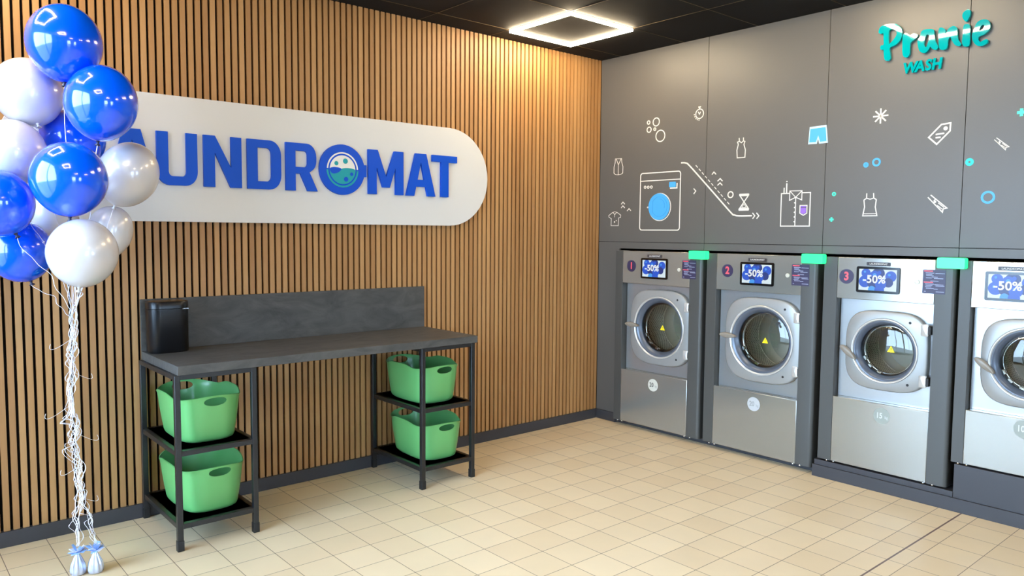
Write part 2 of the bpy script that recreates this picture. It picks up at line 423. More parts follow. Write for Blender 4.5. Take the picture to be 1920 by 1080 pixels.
for i, (p, q, z0, z1) in enumerate(WINS): glazing(i + 1, 'Y', BX, p, q, z0, z1)
DOORS = [(-4.2, -3.1, 0.02, 2.3), (-1.9, -1.0, 0.6, 2.2)]
wall_with_holes('wall_back', 'X', BY, 0.2, BX, 0.9, DOORS, M['gwall'])
glazing(1, 'X', BY, *DOORS[0], kind='door'); glazing(3, 'X', BY, *DOORS[1])
tag(MB().box(-16, 6, -16, 4, -0.16, -0.11, M['ground']).build('ground'), kind='structure')

# ------------------------------------------------------------------ ceiling lights
def square_light(x0, y0, label):
    s = CELL
    t = tag(empty('ceiling_light', (x0 + s / 2, y0 + s / 2, H)), label, 'ceiling light', 'square ring lights on the black ceiling')
    a = s / 2 - 0.002; b = a - 0.015; z1 = -0.004; z0 = -0.020
    def ring(a, b, z0, z1, m):
        mb = MB(); sq = lambda r, z: [(-r, -r, z), (r, -r, z), (r, r, z), (-r, r, z)]
        mb.loops([sq(b, z1), sq(a, z1), sq(a, z0), sq(b, z0), sq(b, z1)], m); return mb
    ring(a, b, z0, z1, M['led']).build('diffuser', t)
    ring(a - 0.003, b + 0.003, z1, -0.0005, M['tbar']).build('mounting_frame', t)
    return t
square_light(GX0 - CELL, GY0 - CELL, 'glowing square ring light on the black ceiling near the slat wall corner')
square_light(GX0 - CELL, GY0 - 4 * CELL, 'square ring light above the washers, mirrored in the turquoise letters')
square_light(GX0 - 7 * CELL, GY0 - CELL, 'square ring light over the balloons by the slat wall')
square_light(GX0 - 7 * CELL, GY0 - 4 * CELL, 'square ring light mirrored high on the blue balloons')
square_light(GX0 - 1 * CELL, GY0 - 8 * CELL, 'square ring light deep in the room behind the viewer')
square_light(GX0 - 5 * CELL, GY0 - 9 * CELL, 'square ring light near the glass entrance door')

# ------------------------------------------------------------------ LAUNDROMAT sign
t = tag(empty('wall_sign', (-2.6, -0.001, 1.87)), 'long white pill-shaped board with raised blue LAUNDROMAT lettering on the slat wall', 'sign')
ox, oz = -2.6, 1.87
pill = [(-1.508 - ox + 0.325 * math.cos(a), 0.325 * math.sin(a)) for a in [(-PI / 2 + PI * i / 24) for i in range(25)]] + \
       [(-3.72 - ox + 0.325 * math.cos(a), 0.325 * math.sin(a)) for a in [(PI / 2 + PI * i / 24) for i in range(25)]]
shape(MB(), [pill], 0.0, 0.032, M['sign']).build('sign_board', t)
Z0, Z1 = 1.7335, 2.0065; HH = Z1 - Z0
def arc(cx, cy, rx, ry, a0, a1, n=8): return [(cx + rx * math.cos(math.radians(a0 + (a1 - a0) * i / n)), cy + ry * math.sin(math.radians(a0 + (a1 - a0) * i / n))) for i in range(n + 1)]
def letter(name, x0, x1, loops):
    mb = MB(); L = [[(x0 - ox + p[0] * (x1 - x0), Z0 - oz + p[1] * HH) for p in l] for l in loops]
    shape(mb, L, -0.032, 0.016, M['blue']).build('letter', t)
letter('L', -3.765, -3.60, [[(0, 0), (1, 0), (1, .17), (.36, .17), (.36, 1), (0, 1)]])
AL = [[(0, 0), (.27, 0), (.335, .22), (.665, .22), (.73, 0), (1, 0), (.68, 1), (.32, 1)], [(.385, .385), (.615, .385), (.5, .80)]]
letter('A', -3.592, -3.366, AL)
letter('U', -3.364, -3.161, [[(0, 1), (0, .27)] + arc(.3, .27, .3, .27, 180, 270) + arc(.7, .27, .3, .27, 270, 360) + [(1, 1), (.72, 1), (.72, .26)] + arc(.62, .26, .1, .09, 0, -90, 5) + arc(.38, .26, .1, .09, 270, 180, 5) + [(.28, 1)]])
letter('N', -3.129, -2.925, [[(0, 0), (.29, 0), (.29, .66), (.30, .66), (.70, 0), (1, 0), (1, 1), (.72, 1), (.72, .40), (.71, .40), (.30, 1), (0, 1)]])
letter('D', -2.893, -2.698, [[(0, 0)] + arc(.66, .30, .34, .30, 270, 360) + arc(.66, .70, .34, .30, 0, 90) + [(0, 1)], [(.30, .16), (.30, .84)] + arc(.58, .72, .13, .12, 90, 0, 5) + arc(.58, .28, .13, .12, 0, -90, 5)])
letter('R', -2.670, -2.474, [[(0, 0), (.30, 0), (.30, .36), (.45, .36), (.68, 0), (1, 0), (.74, .40)] + arc(.66, .64, .30, .24, -60, 0, 4) + arc(.66, .72, .30, .28, 0, 90, 6) + [(0, 1)], [(.30, .50), (.30, .84)] + arc(.58, .76, .10, .08, 90, 0, 4) + arc(.58, .58, .10, .08, 0, -90, 4)])
letter('M', -2.135, -1.881, [[(0, 0), (.23, 0), (.23, .60), (.24, .60), (.40, .16), (.60, .16), (.76, .60), (.77, .60), (.77, 0), (1, 0), (1, 1), (.74, 1), (.5, .40), (.26, 1), (0, 1)]])
letter('A', -1.861, -1.634, AL)
letter('T', -1.658, -1.457, [[(.35, 0), (.65, 0), (.65, .84), (1, .84), (1, 1), (0, 1), (0, .84), (.35, .84)]])
em = MB(); cx, cz, R0 = -2.312 - ox, 1.8705 - oz, 0.150
shape(em, [circ(cx, cz, R0, 56)], -0.032, 0.016, M['blue']); shape(em, [[(cx + 0.13, cz - 0.036), (cx + 0.163, cz - 0.036), (cx + 0.163, cz + 0.036), (cx + 0.13, cz + 0.036)]], -0.0322, 0.0155, M['blue'])
em = em.build('emblem', t)
def seg(cx, cz, r, a0, a1, n=24): return [(cx + r * math.cos(math.radians(a0 + (a1 - a0) * i / n)), cz + r * math.sin(math.radians(a0 + (a1 - a0) * i / n))) for i in range(n + 1)]
e2 = MB(); yy = -0.048
shape(e2, [seg(cx, cz, 0.104, 3, 177) + list(reversed(seg(cx, cz, 0.095, 3, 177)))], yy, 0.001, M['white'])
shape(e2, [seg(cx, cz, 0.106, 182, 358) + list(reversed(seg(cx, cz, 0.095, 182, 358)))], yy, 0.001, M['tealw'])
shape(e2, [seg(cx, cz, 0.085, 2, 178)], yy, 0.001, M['white'])
shape(e2, [seg(cx, cz, 0.086, 176, 362)], yy, 0.001, M['tealw'])
shape(e2, [smooth_loop([(cx - .083, cz + .006), (cx - .05, cz + .013), (cx - .01, cz + .006), (cx - .03, cz - .018), (cx - .065, cz - .026), (cx - .082, cz - .012)], 4)], yy - 0.001, 0.001, M['blue'])
shape(e2, [smooth_loop([(cx - .012, cz + .002), (cx + .03, cz + .012), (cx + .084, cz + .004), (cx + .07, cz - .02), (cx + .02, cz - .02)], 4)], yy - 0.0006, 0.001, M['tealw'])
for dx, dz, r, mm in ((-.042, .036, .013, 'tealw'), (.018, .052, .016, 'tealw'), (.06, -.024, .0105, 'blue'), (.022, -.056, .0145, 'blue')):
    shape(e2, [circ(cx + dx, cz + dz, r, 20)], yy - 0.001, 0.001, M[mm])
tag(e2.build('emblem_window', em), 'round washer window with teal water and bubbles')

# ------------------------------------------------------------------ turquoise Pranie WASH lettering
t = tag(empty('wall_lettering', (-0.001, 0, 2.4), RZ), 'turquoise brush-script PRANIE lettering over small WASH letters high on the grey wall', 'sign')
PR = dict(P=[[(2.182, 2.679), (2.189, 2.697), (2.208, 2.705), (2.247, 2.706), (2.282, 2.697), (2.307, 2.671), (2.314, 2.635), (2.306, 2.606), (2.282, 2.583), (2.25, 2.571), (2.253, 2.538), (2.255, 2.51), (2.24, 2.500), (2.222, 2.510), (2.216, 2.544), (2.214, 2.566), (2.2, 2.568), (2.194, 2.581), (2.199, 2.594), (2.213, 2.597), (2.211, 2.631), (2.209, 2.66), (2.194, 2.659), (2.183, 2.667)], [(2.242, 2.668), (2.271, 2.668), (2.284, 2.648), (2.277, 2.626), (2.253, 2.600), (2.243, 2.601)]],
    r=[[(2.317, 2.623), (2.324, 2.636), (2.339, 2.636), (2.356, 2.622), (2.374, 2.628), (2.393, 2.623), (2.399, 2.610), (2.379, 2.592), (2.361, 2.577), (2.36, 2.55), (2.359, 2.516), (2.344, 2.502), (2.325, 2.512), (2.319, 2.542), (2.318, 2.58)]],
    a=[[(2.411, 2.605), (2.416, 2.629), (2.436, 2.638), (2.479, 2.630), (2.486, 2.599), (2.494, 2.564), (2.508, 2.532), (2.498, 2.517), (2.478, 2.526), (2.467, 2.539), (2.457, 2.522), (2.437, 2.510), (2.413, 2.524), (2.402, 2.554), (2.399, 2.585)], [(2.439, 2.596), (2.448, 2.608), (2.459, 2.597), (2.455, 2.567), (2.445, 2.541), (2.435, 2.56)]],
    n=[[(2.507, 2.624), (2.521, 2.632), (2.541, 2.616), (2.543, 2.596), (2.556, 2.619), (2.58, 2.629), (2.599, 2.614), (2.602, 2.584), (2.609, 2.551), (2.623, 2.526), (2.614, 2.517), (2.593, 2.526), (2.576, 2.553), (2.567, 2.573), (2.557, 2.556), (2.554, 2.520), (2.537, 2.510), (2.515, 2.522), (2.508, 2.569)]],
    i=[[(2.630, 2.619), (2.644, 2.626), (2.661, 2.616), (2.664, 2.565), (2.664, 2.519), (2.654, 2.508), (2.636, 2.512), (2.627, 2.533), (2.628, 2.569)], [(2.621, 2.675), (2.628, 2.693), (2.647, 2.702), (2.660, 2.692), (2.659, 2.667), (2.643, 2.640), (2.628, 2.654)]],
    e=[[(2.682, 2.595), (2.694, 2.624), (2.719, 2.635), (2.746, 2.626), (2.758, 2.598), (2.751, 2.574), (2.733, 2.556), (2.710, 2.550), (2.704, 2.538), (2.715, 2.521), (2.734, 2.529), (2.749, 2.527), (2.749, 2.511), (2.729, 2.499), (2.702, 2.503), (2.682, 2.526), (2.673, 2.56)], [(2.707, 2.581), (2.713, 2.600), (2.724, 2.608), (2.730, 2.597), (2.722, 2.584)]])
for k, L in PR.items():
    shape(MB(), [smooth_loop([(p[0], p[1] - 2.4) for p in l], 5) for l in L], -0.004, 0.018, M['teal']).build('letter', t)
for ch, xx, zz in (('W', 2.361, 2.4405), ('A', 2.414, 2.4405), ('S', 2.458, 2.4405), ('H', 2.502, 2.4405)):
    text(MB(), ch, xx, zz - 2.4, 0.080, -0.004, 0.014, M['teal'], bold=0.042, sx=0.88, shear=0.12).build('letter', t)

# ------------------------------------------------------------------ wall graphics (vinyl line drawings on the grey panels)
DT = 0.0015
def decal(name, label, parts, group='line drawings on the grey wall', cat='wall decal'):
    """parts: list of (child name or None, material, elements)"""
    xs = []; 
    for _, _, els in parts:
        for e in els:
            if e[0] in 'sf': xs += e[-1] if e[0] == 's' else e[1][0]
            else: xs.append((e[1], e[2]))
    mx = sum(p[0] for p in xs) / len(xs); mz = min(p[1] for p in xs)
    root = None
    for k, (cn, m, els) in enumerate(parts):
        mb = MB(); y0 = -DT * k
        for e in els:
            if e[0] == 's':
                stroke(mb, [(p[0] - mx, p[1] - mz) for p in e[3]], e[1], y0, DT, m, e[2])
            elif e[0] == 'f': shape(mb, [[(p[0] - mx, p[1] - mz) for p in l] for l in e[1]], y0, DT, m)
            elif e[0] == 'r': shape(mb, [circ(e[1] - mx, e[2] - mz, e[3], 36), circ(e[1] - mx, e[2] - mz, e[3] - e[4], 36)], y0, DT, m)
            elif e[0] == 'd': shape(mb, [circ(e[1] - mx, e[2] - mz, e[3], 28)], y0, DT, m)
        if root is None:
            root = mb.build(name, loc=(-0.0002, -mx, mz), rotz=RZ); tag(root, label, cat, group)
        else: mb.build(cn, root)
    return root
Wt = M['white']
S = lambda w_, c, *p: ('s', w_, c, list(p))
for (cx, cz, r), lb in zip([(0.488, 2.333, 0.016), (0.56, 2.33, 0.033), (0.494, 2.279, 0.023), (0.548, 2.278, 0.013), (0.601, 2.224, 0.045)],
    ['small white ring decal topmost in the bubble cluster, beside the medium ring', 'medium white ring decal at the top of the bubble cluster', 'small white ring decal lowest on the slat wall side of the bubbles', 'tiniest white ring decal in the middle of the bubble cluster', 'largest white ring decal at the bottom of the bubble cluster']):
    decal('bubble_decal', lb, [(None, Wt, [('r', cx, cz, r, 0.0075)])], 'white bubble rings on the grey wall')
decal('vest_decal', 'thin white outline of a sleeveless vest on the wall beside the slat corner', [(None, Wt, [('s', 0.004, True, [(0.164, 2.085), (0.228, 2.083), (0.231, 2.053), (0.243, 2.019), (0.242, 1.971), (0.222, 1.961), (0.196, 1.959), (0.168, 1.962), (0.151, 1.974), (0.151, 2.024), (0.162, 2.054)]), ('s', 0.004, False, [(0.174, 2.081), (0.196, 2.036), (0.22, 2.079)]), ('s', 0.004, False, [(0.196, 2.036), (0.196, 1.96)])])])
decal('shirt_decal', 'thin white outline of a short-sleeved polo shirt low beside the slat corner', [(None, Wt, [('s', 0.004, True, [(0.145, 1.667), (0.165, 1.672), (0.188, 1.668), (0.229, 1.645), (0.225, 1.625), (0.208, 1.623), (0.206, 1.563), (0.13, 1.563), (0.131, 1.619), (0.107, 1.629), (0.104, 1.643)]), ('s', 0.004, False, [(0.149, 1.667), (0.166, 1.649), (0.185, 1.666)]), ('d', 0.165, 1.592, 0.006), ('d', 0.184, 1.602, 0.004), ('s', 0.003, False, [(0.166, 1.649), (0.166, 1.63)])])])
for pts, lb in (([(0.234, 1.731), (0.249, 1.746), (0.267, 1.731)], 'small white arrowhead decal pointing up, upper of the pair over the polo shirt'), ([(0.234, 1.702), (0.249, 1.717), (0.267, 1.702)], 'small white arrowhead decal pointing up, lower of the pair over the polo shirt'), ([(0.295, 1.678), (0.312, 1.694), (0.330, 1.679)], 'single small white arrowhead between polo shirt and drawn washer')):
    decal('arrowhead_decal', lb, [(None, Wt, [('s', 0.006, False, pts)])], 'white arrowheads on the grey wall')
wm = rrect(0.4215, 0.7925, 1.529, 1.956, 0.02)
decal('washer_decal', 'large white outline of a washing machine with a blue round door', [
    (None, Wt, [('s', 0.0075, True, wm), S(0.0065, False, (0.424, 1.898), (0.790, 1.898)), ('r', 0.467, 1.852, 0.0115, 0.006), ('r', 0.497, 1.851, 0.0115, 0.006), ('r', 0.527, 1.851, 0.0115, 0.006), ('r', 0.609, 1.700, 0.104, 0.006), ('s', 0.009, False, [(0.704, 1.836), (0.762, 1.836), (0.763, 1.868)]), ('f', [[(0.487, 1.700), (0.497, 1.707), (0.504, 1.700), (0.497, 1.692)]])]),
    ('door_disc', M['sky'], [('d', 0.603, 1.703, 0.099), ('f', [rrect(0.693, 0.753, 1.843, 1.881, 0.006)])]),
    ('outer_door_line', M['deepsky'], [('s', 0.003, True, seg(0.606, 1.703, 0.073, 120, -120) + [(0.545, 1.66), (0.545, 1.745)])]), ('inner_door_line', M['deepsky'], [('s', 0.003, False, seg(0.606, 1.71, 0.05, 90, -20))])])
decal('stopwatch_decal', 'white stopwatch drawing under the ceiling light', [(None, Wt, [('r', 0.944, 2.347, 0.036, 0.0065), ('s', 0.01, False, [(0.943, 2.383), (0.943, 2.393)]), S(0.008, False, (0.935, 2.395), (0.951, 2.395)), ('s', 0.006, False, [(0.932, 2.36), (0.943, 2.344), (0.951, 2.358)]), ('d', 0.899, 2.345, 0.004), ('d', 0.904, 2.330, 0.004), ('d', 0.914, 2.316, 0.004), ('d', 0.927, 2.308, 0.004), ('d', 0.940, 2.304, 0.004)])])
decal('dress_decal', 'white outline of a strappy summer dress', [(None, Wt, [('s', 0.006, False, [(1.268, 2.148), (1.27, 2.128), (1.256, 2.123), (1.263, 2.107), (1.253, 2.07), (1.257, 2.018), (1.316, 2.018), (1.318, 2.067), (1.306, 2.104), (1.313, 2.123), (1.302, 2.128), (1.301, 2.148)]), ('s', 0.006, False, [(1.27, 2.128), (1.286, 2.117), (1.302, 2.128)])])])
decal('slide_decal', 'white sloping line like a slide running down from the drawn washer', [(None, Wt, [('s', 0.010, False, smooth_loop([(0.798, 2.014), (0.835, 2.010), (0.872, 1.986), (1.05, 1.815), (1.218, 1.652), (1.245, 1.634), (1.285, 1.627), (1.378, 1.627)], 5, False))])])
dl = []
for k in range(11):
    a = (k + 0.1) / 11; b = (k + 0.62) / 11
    dl.append(('s', 0.005, False, [(0.921 + 0.293 * a, 1.99 - 0.292 * a), (0.921 + 0.293 * b, 1.99 - 0.292 * b)]))
decal('dashed_line_decal', 'white dashed line running down beside the slide drawing', [(None, Wt, dl)])
for pts, lb in (([(1.388, 1.643), (1.404, 1.626), (1.390, 1.609)], 'white arrowhead at the foot of the slide, first of two'), ([(1.418, 1.643), (1.434, 1.626), (1.420, 1.609)], 'white arrowhead at the foot of the slide, outer of two'),
    ([(0.911, 1.823), (0.928, 1.807), (0.912, 1.789)], 'white arrowhead pointing sideways beside the drawn washer'), ([(1.061, 1.918), (1.075, 1.933), (1.091, 1.918)], 'white arrowhead pointing up, highest above the dashed line'),
    ([(1.109, 1.870), (1.127, 1.885), (1.144, 1.869)], 'white arrowhead pointing up, upper of the pair above the dashed line'), ([(1.109, 1.841), (1.127, 1.856), (1.144, 1.840)], 'white arrowhead pointing up, lower of the pair above the dashed line')):
    decal('arrowhead_decal', lb, [(None, Wt, [('s', 0.007, False, pts)])], 'white arrowheads on the grey wall')
decal('bubble_decal', 'thick white ring decal beside the hourglass drawing', [(None, Wt, [('r', 1.213, 1.772, 0.024, 0.008)])])
decal('hourglass_decal', 'white hourglass drawing above the foot of the slide', [(None, Wt, [('f', [rrect(1.281, 1.357, 1.762, 1.775, 0.005)]), ('f', [rrect(1.279, 1.358, 1.661, 1.677, 0.005)]), ('s', 0.007, True, [(1.287, 1.762), (1.351, 1.762), (1.3195, 1.720)]), ('s', 0.007, True, [(1.287, 1.677), (1.353, 1.677), (1.3195, 1.720)]), ('s', 0.003, True, [(1.303, 1.684), (1.337, 1.684), (1.3195, 1.706)])])])
decal('shorts_decal', 'blue swim shorts sticker with a pale edge', [(None, M['pale'], [('f', [[(1.770, 2.173), (1.879, 2.176), (1.891, 2.067), (1.835, 2.065), (1.827, 2.098), (1.820, 2.066), (1.763, 2.067)]])]), ('blue_cloth', M['sky'], [('f', [[(1.776, 2.160), (1.873, 2.163), (1.882, 2.078), (1.842, 2.076), (1.828, 2.118), (1.814, 2.077), (1.771, 2.078)]])])])
decal('folded_shirt_decal', 'white outline of a folded buttoned shirt with a violet pocket', [
    (None, Wt, [('s', 0.0065, False, [(1.649, 1.766), (1.592, 1.766), (1.592, 1.557), (1.790, 1.557), (1.790, 1.767), (1.734, 1.767)]), ('s', 0.0055, True, [(1.650, 1.721), (1.650, 1.781), (1.733, 1.780), (1.733, 1.722), (1.691, 1.740)]), ('s', 0.0045, False, [(1.650, 1.781), (1.691, 1.740), (1.733, 1.780)]), ('s', 0.0055, False, [(1.692, 1.740), (1.692, 1.557)]),
        ('s', 0.0055, True, [(1.723, 1.687), (1.770, 1.687), (1.770, 1.638), (1.747, 1.625), (1.723, 1.638)])] + [('f', [[(1.690, z - 0.007), (1.690, z + 0.007), (1.680, z)]]) for z in (1.705, 1.675, 1.645, 1.615, 1.585)] + [('s', 0.008, False, [(1.6275, 1.772), (1.6275, 1.828)]), ('d', 1.6275, 1.842, 0.0045), ('s', 0.007, False, [(1.610, 1.773), (1.610, 1.800)])]),
    ('violet_pocket', M['violet'], [('f', [[(1.729, 1.672), (1.764, 1.672), (1.764, 1.641), (1.7465, 1.633), (1.729, 1.641)]]), ('f', [[(1.728, 1.682), (1.765, 1.682), (1.765, 1.677), (1.728, 1.677)]])])])
decal('ring_decal', 'small mint green ring sticker beside the folded shirt', [(None, M['mint'], [('r', 1.942, 1.752, 0.013, 0.009)])])
PL = lambda cx, cz, a, b: ('f', [[(cx - b, cz - a), (cx + b, cz - a), (cx + b, cz - b), (cx + a, cz - b), (cx + a, cz + b), (cx + b, cz + b), (cx + b, cz + a), (cx - b, cz + a), (cx - b, cz + b), (cx - a, cz + b), (cx - a, cz - b), (cx - b, cz - b)]])
decal('plus_decal', 'small mint green plus sticker low beside the folded shirt', [(None, M['mint'], [PL(1.932, 1.597, 0.014, 0.0055)])])
decal('star_decal', 'white eight-armed asterisk drawing', [(None, Wt, [('s', 0.0085, False, [(2.204 - 0.040 * math.cos(a), 2.194 - 0.040 * math.sin(a)), (2.204 + 0.040 * math.cos(a), 2.194 + 0.040 * math.sin(a))]) for a in (0, PI / 4, PI / 2, 3 * PI / 4)])])
decal('label_tag_decal', 'white outline of a slanted price tag with two text lines', [(None, Wt, [('s', 0.008, True, [(2.473, 2.047), (2.536, 2.112), (2.582, 2.116), (2.581, 2.073), (2.516, 2.006)]), ('d', 2.558, 2.089, 0.011), ('s', 0.008, False, [(2.512, 2.060), (2.549, 2.063)]), ('s', 0.008, False, [(2.512, 2.042), (2.531, 2.043)])])])
decal('ring_decal', 'smaller of the two sky blue rings, with a darker centre', [(None, M['sky'], [('d', 2.130, 1.917, 0.016)]), ('dark_centre', M['deepsky'], [('d', 2.130, 1.917, 0.006)])])
decal('ring_decal', 'sky blue ring sticker above the tank top, larger of the pair', [(None, M['sky'], [('r', 2.191, 1.929, 0.025, 0.011)])])
decal('tank_top_decal', 'white outline of a strappy tank top', [(None, Wt, [('s', 0.006, False, [(2.142, 1.747), (2.142, 1.721), (2.127, 1.710), (2.132, 1.669), (2.123, 1.617), (2.206, 1.617), (2.195, 1.668), (2.199, 1.711), (2.184, 1.721), (2.182, 1.747)]), ('s', 0.0055, False, [(2.142, 1.721), (2.163, 1.714), (2.184, 1.721)]), ('s', 0.0045, False, [(2.124, 1.629), (2.205, 1.629)])])])
def peg(ax, az, k, lb):
    f = lambda p: (ax + p[0] * k, az + p[1] * k)
    decal('clothes_peg_decal', lb, [(None, Wt, [('s', 0.006 * k, False, [f(p) for p in [(0, 0), (.077, -.082), (.080, -.064), (.099, -.060), (.014, .013)]]), ('s', 0.004 * k, False, [f((.030, -.016)), f((.040, -.010))]), ('d', ax + .036 * k, az - .024 * k, 0.007 * k), ('s', 0.0045 * k, False, [f((.05, -.045)), f((.072, -.063))]), ('s', 0.0045 * k, False, [f((.055, -.032)), f((.082, -.055))]), ('s', 0.0035 * k, False, [f((.012, -.012)), f((.03, -.03))])])])
peg(2.485, 1.714, 1.0, 'white clothes peg drawing, lower and larger one')
peg(2.799, 2.006, 0.68, 'white clothes peg drawing, smaller one beyond the wall seam')
decal('plus_decal', 'mint green plus sticker cut by the picture edge', [(None, M['mint'], [PL(2.915, 2.135, 0.020, 0.0075)])])
decal('ring_decal', 'turquoise round button sticker just past the wall seam', [(None, M['tealv'], [('d', 2.685, 1.898, 0.021)]), ('button_hole', M['panel'], [('d', 2.685, 1.898, 0.005)])])
decal('ring_decal', 'large sky blue ring sticker above the third washer', [(None, M['sky'], [('r', 2.782, 1.707, 0.034, 0.0115)])])

# ------------------------------------------------------------------ washing machines
YF, YD = -0.05, 0.005     # front of fascia, face of the recessed door panel
N = 72
def door_outline(th, a, b, e=4.0, bulge=0.0):
    c, s_ = math.cos(th), math.sin(th)
    r = (abs(c / a) ** e + abs(s_ / b) ** e) ** (-1 / e)
    return r * c, r * s_
def washer(x0, wd, colw, fl, base, zl, dc, R, ow, oh, number, kg, capmat, inkmat, capz, handle, label, fillw, dispx):
    """x0: fascia start; wd: its width; base: foot height; zl: top of the lower panel; dc: door centre (x, z)"""
    t = tag(empty('washing_machine', (0, -(x0 + wd / 2), base), RZ), label, 'washing machine', 'washing machines built into the grey wall')
    mx, mz = x0 + wd / 2, base
    X = lambda v: v - mx
    Z = lambda v: v - mz
    T = 1.370
    xl, xr = X(x0 - fillw), X(x0 + wd + colw)
    # carcass
    c = MB(); w_ = 0.006
    c.box(xl, xl + w_, 0.03, 0.72, 0.01, Z(T) - 0.01, M['side']); c.box(xr - w_, xr, 0.03, 0.72, 0.01, Z(T) - 0.01, M['side'])
    c.box(xl, xr, 0.72, 0.726, 0.01, Z(T) - 0.01, M['side']); c.box(xl, xr, YF + 0.002, 0.72, Z(T) - 0.01, Z(T) - 0.004, M['side']); c.box(xl, xr, 0.03, 0.72, 0.004, 0.01, M['side'])
    c.build('cabinet', t)
    # side filler panels
    MB().box(xl, X(x0) - 0.0006, YF, 0.04, 0.006, Z(T), M['side']).build('side_panel', t, bevel=0.0015)
    p = MB(); r_ = 0.022; a, b = X(x0 + wd) + 0.0006, xr; L = []
    prof = [(a, 0.04), (a, YF), (b - r_, YF)] + [(b - r_ + r_ * math.sin(k * PI / 12), YF + r_ - r_ * math.cos(k * PI / 12)) for k in range(1, 7)] + [(b, 0.04)]
    p.loops([[(q[0], q[1], 0.006) for q in prof], [(q[0], q[1], Z(T)) for q in prof]], M['side'], True, True)
    p.build('side_panel', t, auto=35)
    # fascia
    zf = 1.1225
    fa = MB().box(X(x0), X(x0 + wd), YF, 0.03, Z(zf), Z(T), M['steel']).build('control_panel', t, bevel=0.003)
    # door panel with a round hole
    dp = MB(); cx, cz = X(dc[0]), Z(dc[1]); rh = R * 0.92
    L = [[], [], [], []]
    x_a, x_b, z_a, z_b = X(x0) + 0.004, X(x0 + wd) - 0.001, Z(zl) + 0.001, Z(zf) - 0.002
    crn = sorted([math.atan2(zz - cz, xx - cx) % (2 * PI) for xx in (x_a, x_b) for zz in (z_a, z_b)])
    ths = sorted(set([2 * PI * i / N for i in range(N)] + crn))
    for th in ths:
        c_, s_ = math.cos(th), math.sin(th); k = 1e9
        if abs(c_) > 1e-6: k = min(k, ((x_b if c_ > 0 else x_a) - cx) / c_)
        if abs(s_) > 1e-6: k = min(k, ((z_b if s_ > 0 else z_a) - cz) / s_)
        L[0].append((cx + k * c_, YD + 0.03, cz + k * s_)); L[1].append((cx + k * c_, YD, cz + k * s_))
        L[2].append((cx + rh * c_, YD, cz + rh * s_)); L[3].append((cx + rh * c_, YD + 0.03, cz + rh * s_))
    dp.loops(L, M['steel2']); dp.build('front_panel', t, auto=30)
    # lower panel
    lo = MB().box(X(x0) - 0.001, X(x0 + wd), YF, 0.03, 0.006, Z(zl), M['steel']).build('lower_panel', t, bevel=0.004)
    # capacity sticker on the lower panel
    st = MB(); sx_ = X(dispx + 0.002 if kg != '20' else x0 + wd / 2 + 0.005)
    if kg == '15': sx_ = X(x0 + 0.296)
    if kg == '10': sx_ = X(x0 + 0.275)
    sz = Z(capz)
    shape(st, [circ(sx_, sz, 0.047, 36)], YF, 0.001, capmat)
    st = st.build('capacity_sticker', lo)
    k = MB(); text(k, kg, sx_ - 0.013, sz, 0.046, YF - 0.001, 0.0006, inkmat, bold=0.02, sx=0.82); text(k, 'kg', sx_ + 0.027, sz - 0.006, 0.024, YF - 0.001, 0.0006, M['inkgrey'] if kg == '20' else inkmat, sx=0.85)
    k.build('sticker_text', st)
    # number badge
    if number:
        bd = shape(MB(), [circ(X(x0 + 0.0875 if wd > 0.6 else x0 + 0.057), Z(1.255), 0.044, 36)], YF, 0.002, M['navy'])
        bd = bd.build('number_badge', fa)
        text(MB(), number, X(x0 + 0.0875 if wd > 0.6 else x0 + 0.057), Z(1.2545), 0.070, YF - 0.002, 0.001, M['pink'], bold=0.028, sx=0.9).build('number', bd)
    # display
    dx = X(dispx)
    d = MB(); shape(d, [rrect(dx - 0.1235, dx + 0.1235, Z(1.166), Z(1.319), 0.01)], YF, 0.008, M['black']); d = d.build('display', fa, bevel=0.001)
    s = MB(); ya = YF - 0.008; wx, wz = 0.108, 0.062; zc = Z(1.2425)
    shape(s, [[(dx - wx, zc - wz), (dx + wx, zc - wz), (dx + wx, zc + wz), (dx - wx, zc + wz)]], ya, 0.0004, M['scr_w'])
    def clipc(u, v, r, q=22):
        return [(dx + max(-wx, min(wx, u * wx + r * wx * math.cos(2 * PI * i / q))), zc + max(-wz, min(wz, v * wz + r * wx * math.sin(2 * PI * i / q)))) for i in range(q)]
    for j, (u, v, r, mm) in enumerate([(0.05, 0.62, .33, 'scr_b1'), (-.62, .62, .25, 'scr_b2'), (-.15, .40, .27, 'scr_b2'), (.70, .38, .29, 'scr_b2'), (-.68, -.18, .32, 'scr_b2'), (-.20, -.25, .34, 'scr_b1'), (.58, -.20, .25, 'scr_b1'), (.18, -.35, .30, 'scr_b2'), (-.28, -.92, .20, 'scr_b3'), (.12, -.95, .26, 'scr_b2'),
                                            (-.68, .74, .06, 'scr_b3'), (.62, .52, .07, 'scr_b3'), (-.74, -.05, .07, 'scr_b3'), (.12, -.2, .07, 'scr_b3'), (0.1, .7, .1, 'scr_b2'), (-.15, .46, .1, 'scr_b3')]):
        shape(s, [clipc(u, v, r)], ya - 0.0004 - 0.0001 * j, 0.0003, M[mm])
    text(s, '-50%', dx - 0.018, zc + 0.002, 0.064, ya - 0.003, 0.0004, M['scr_t'], bold=0.022, sx=1.02)
    tag(s.build('screen', d), 'lit screen with blue balloons and a discount')
    # name plate
    npl = shape(MB(), [rrect(dx - 0.068, dx + 0.068, Z(1.3245), Z(1.346), 0.003)], YF, 0.002, M['tag']); npl = npl.build('name_plate', fa)
    text(MB(), 'LAUNDROMAT', dx, Z(1.335), 0.0150, YF - 0.002, 0.0004, M['paper'], bold=0.0, sx=1.0).build('name_plate_text', npl)
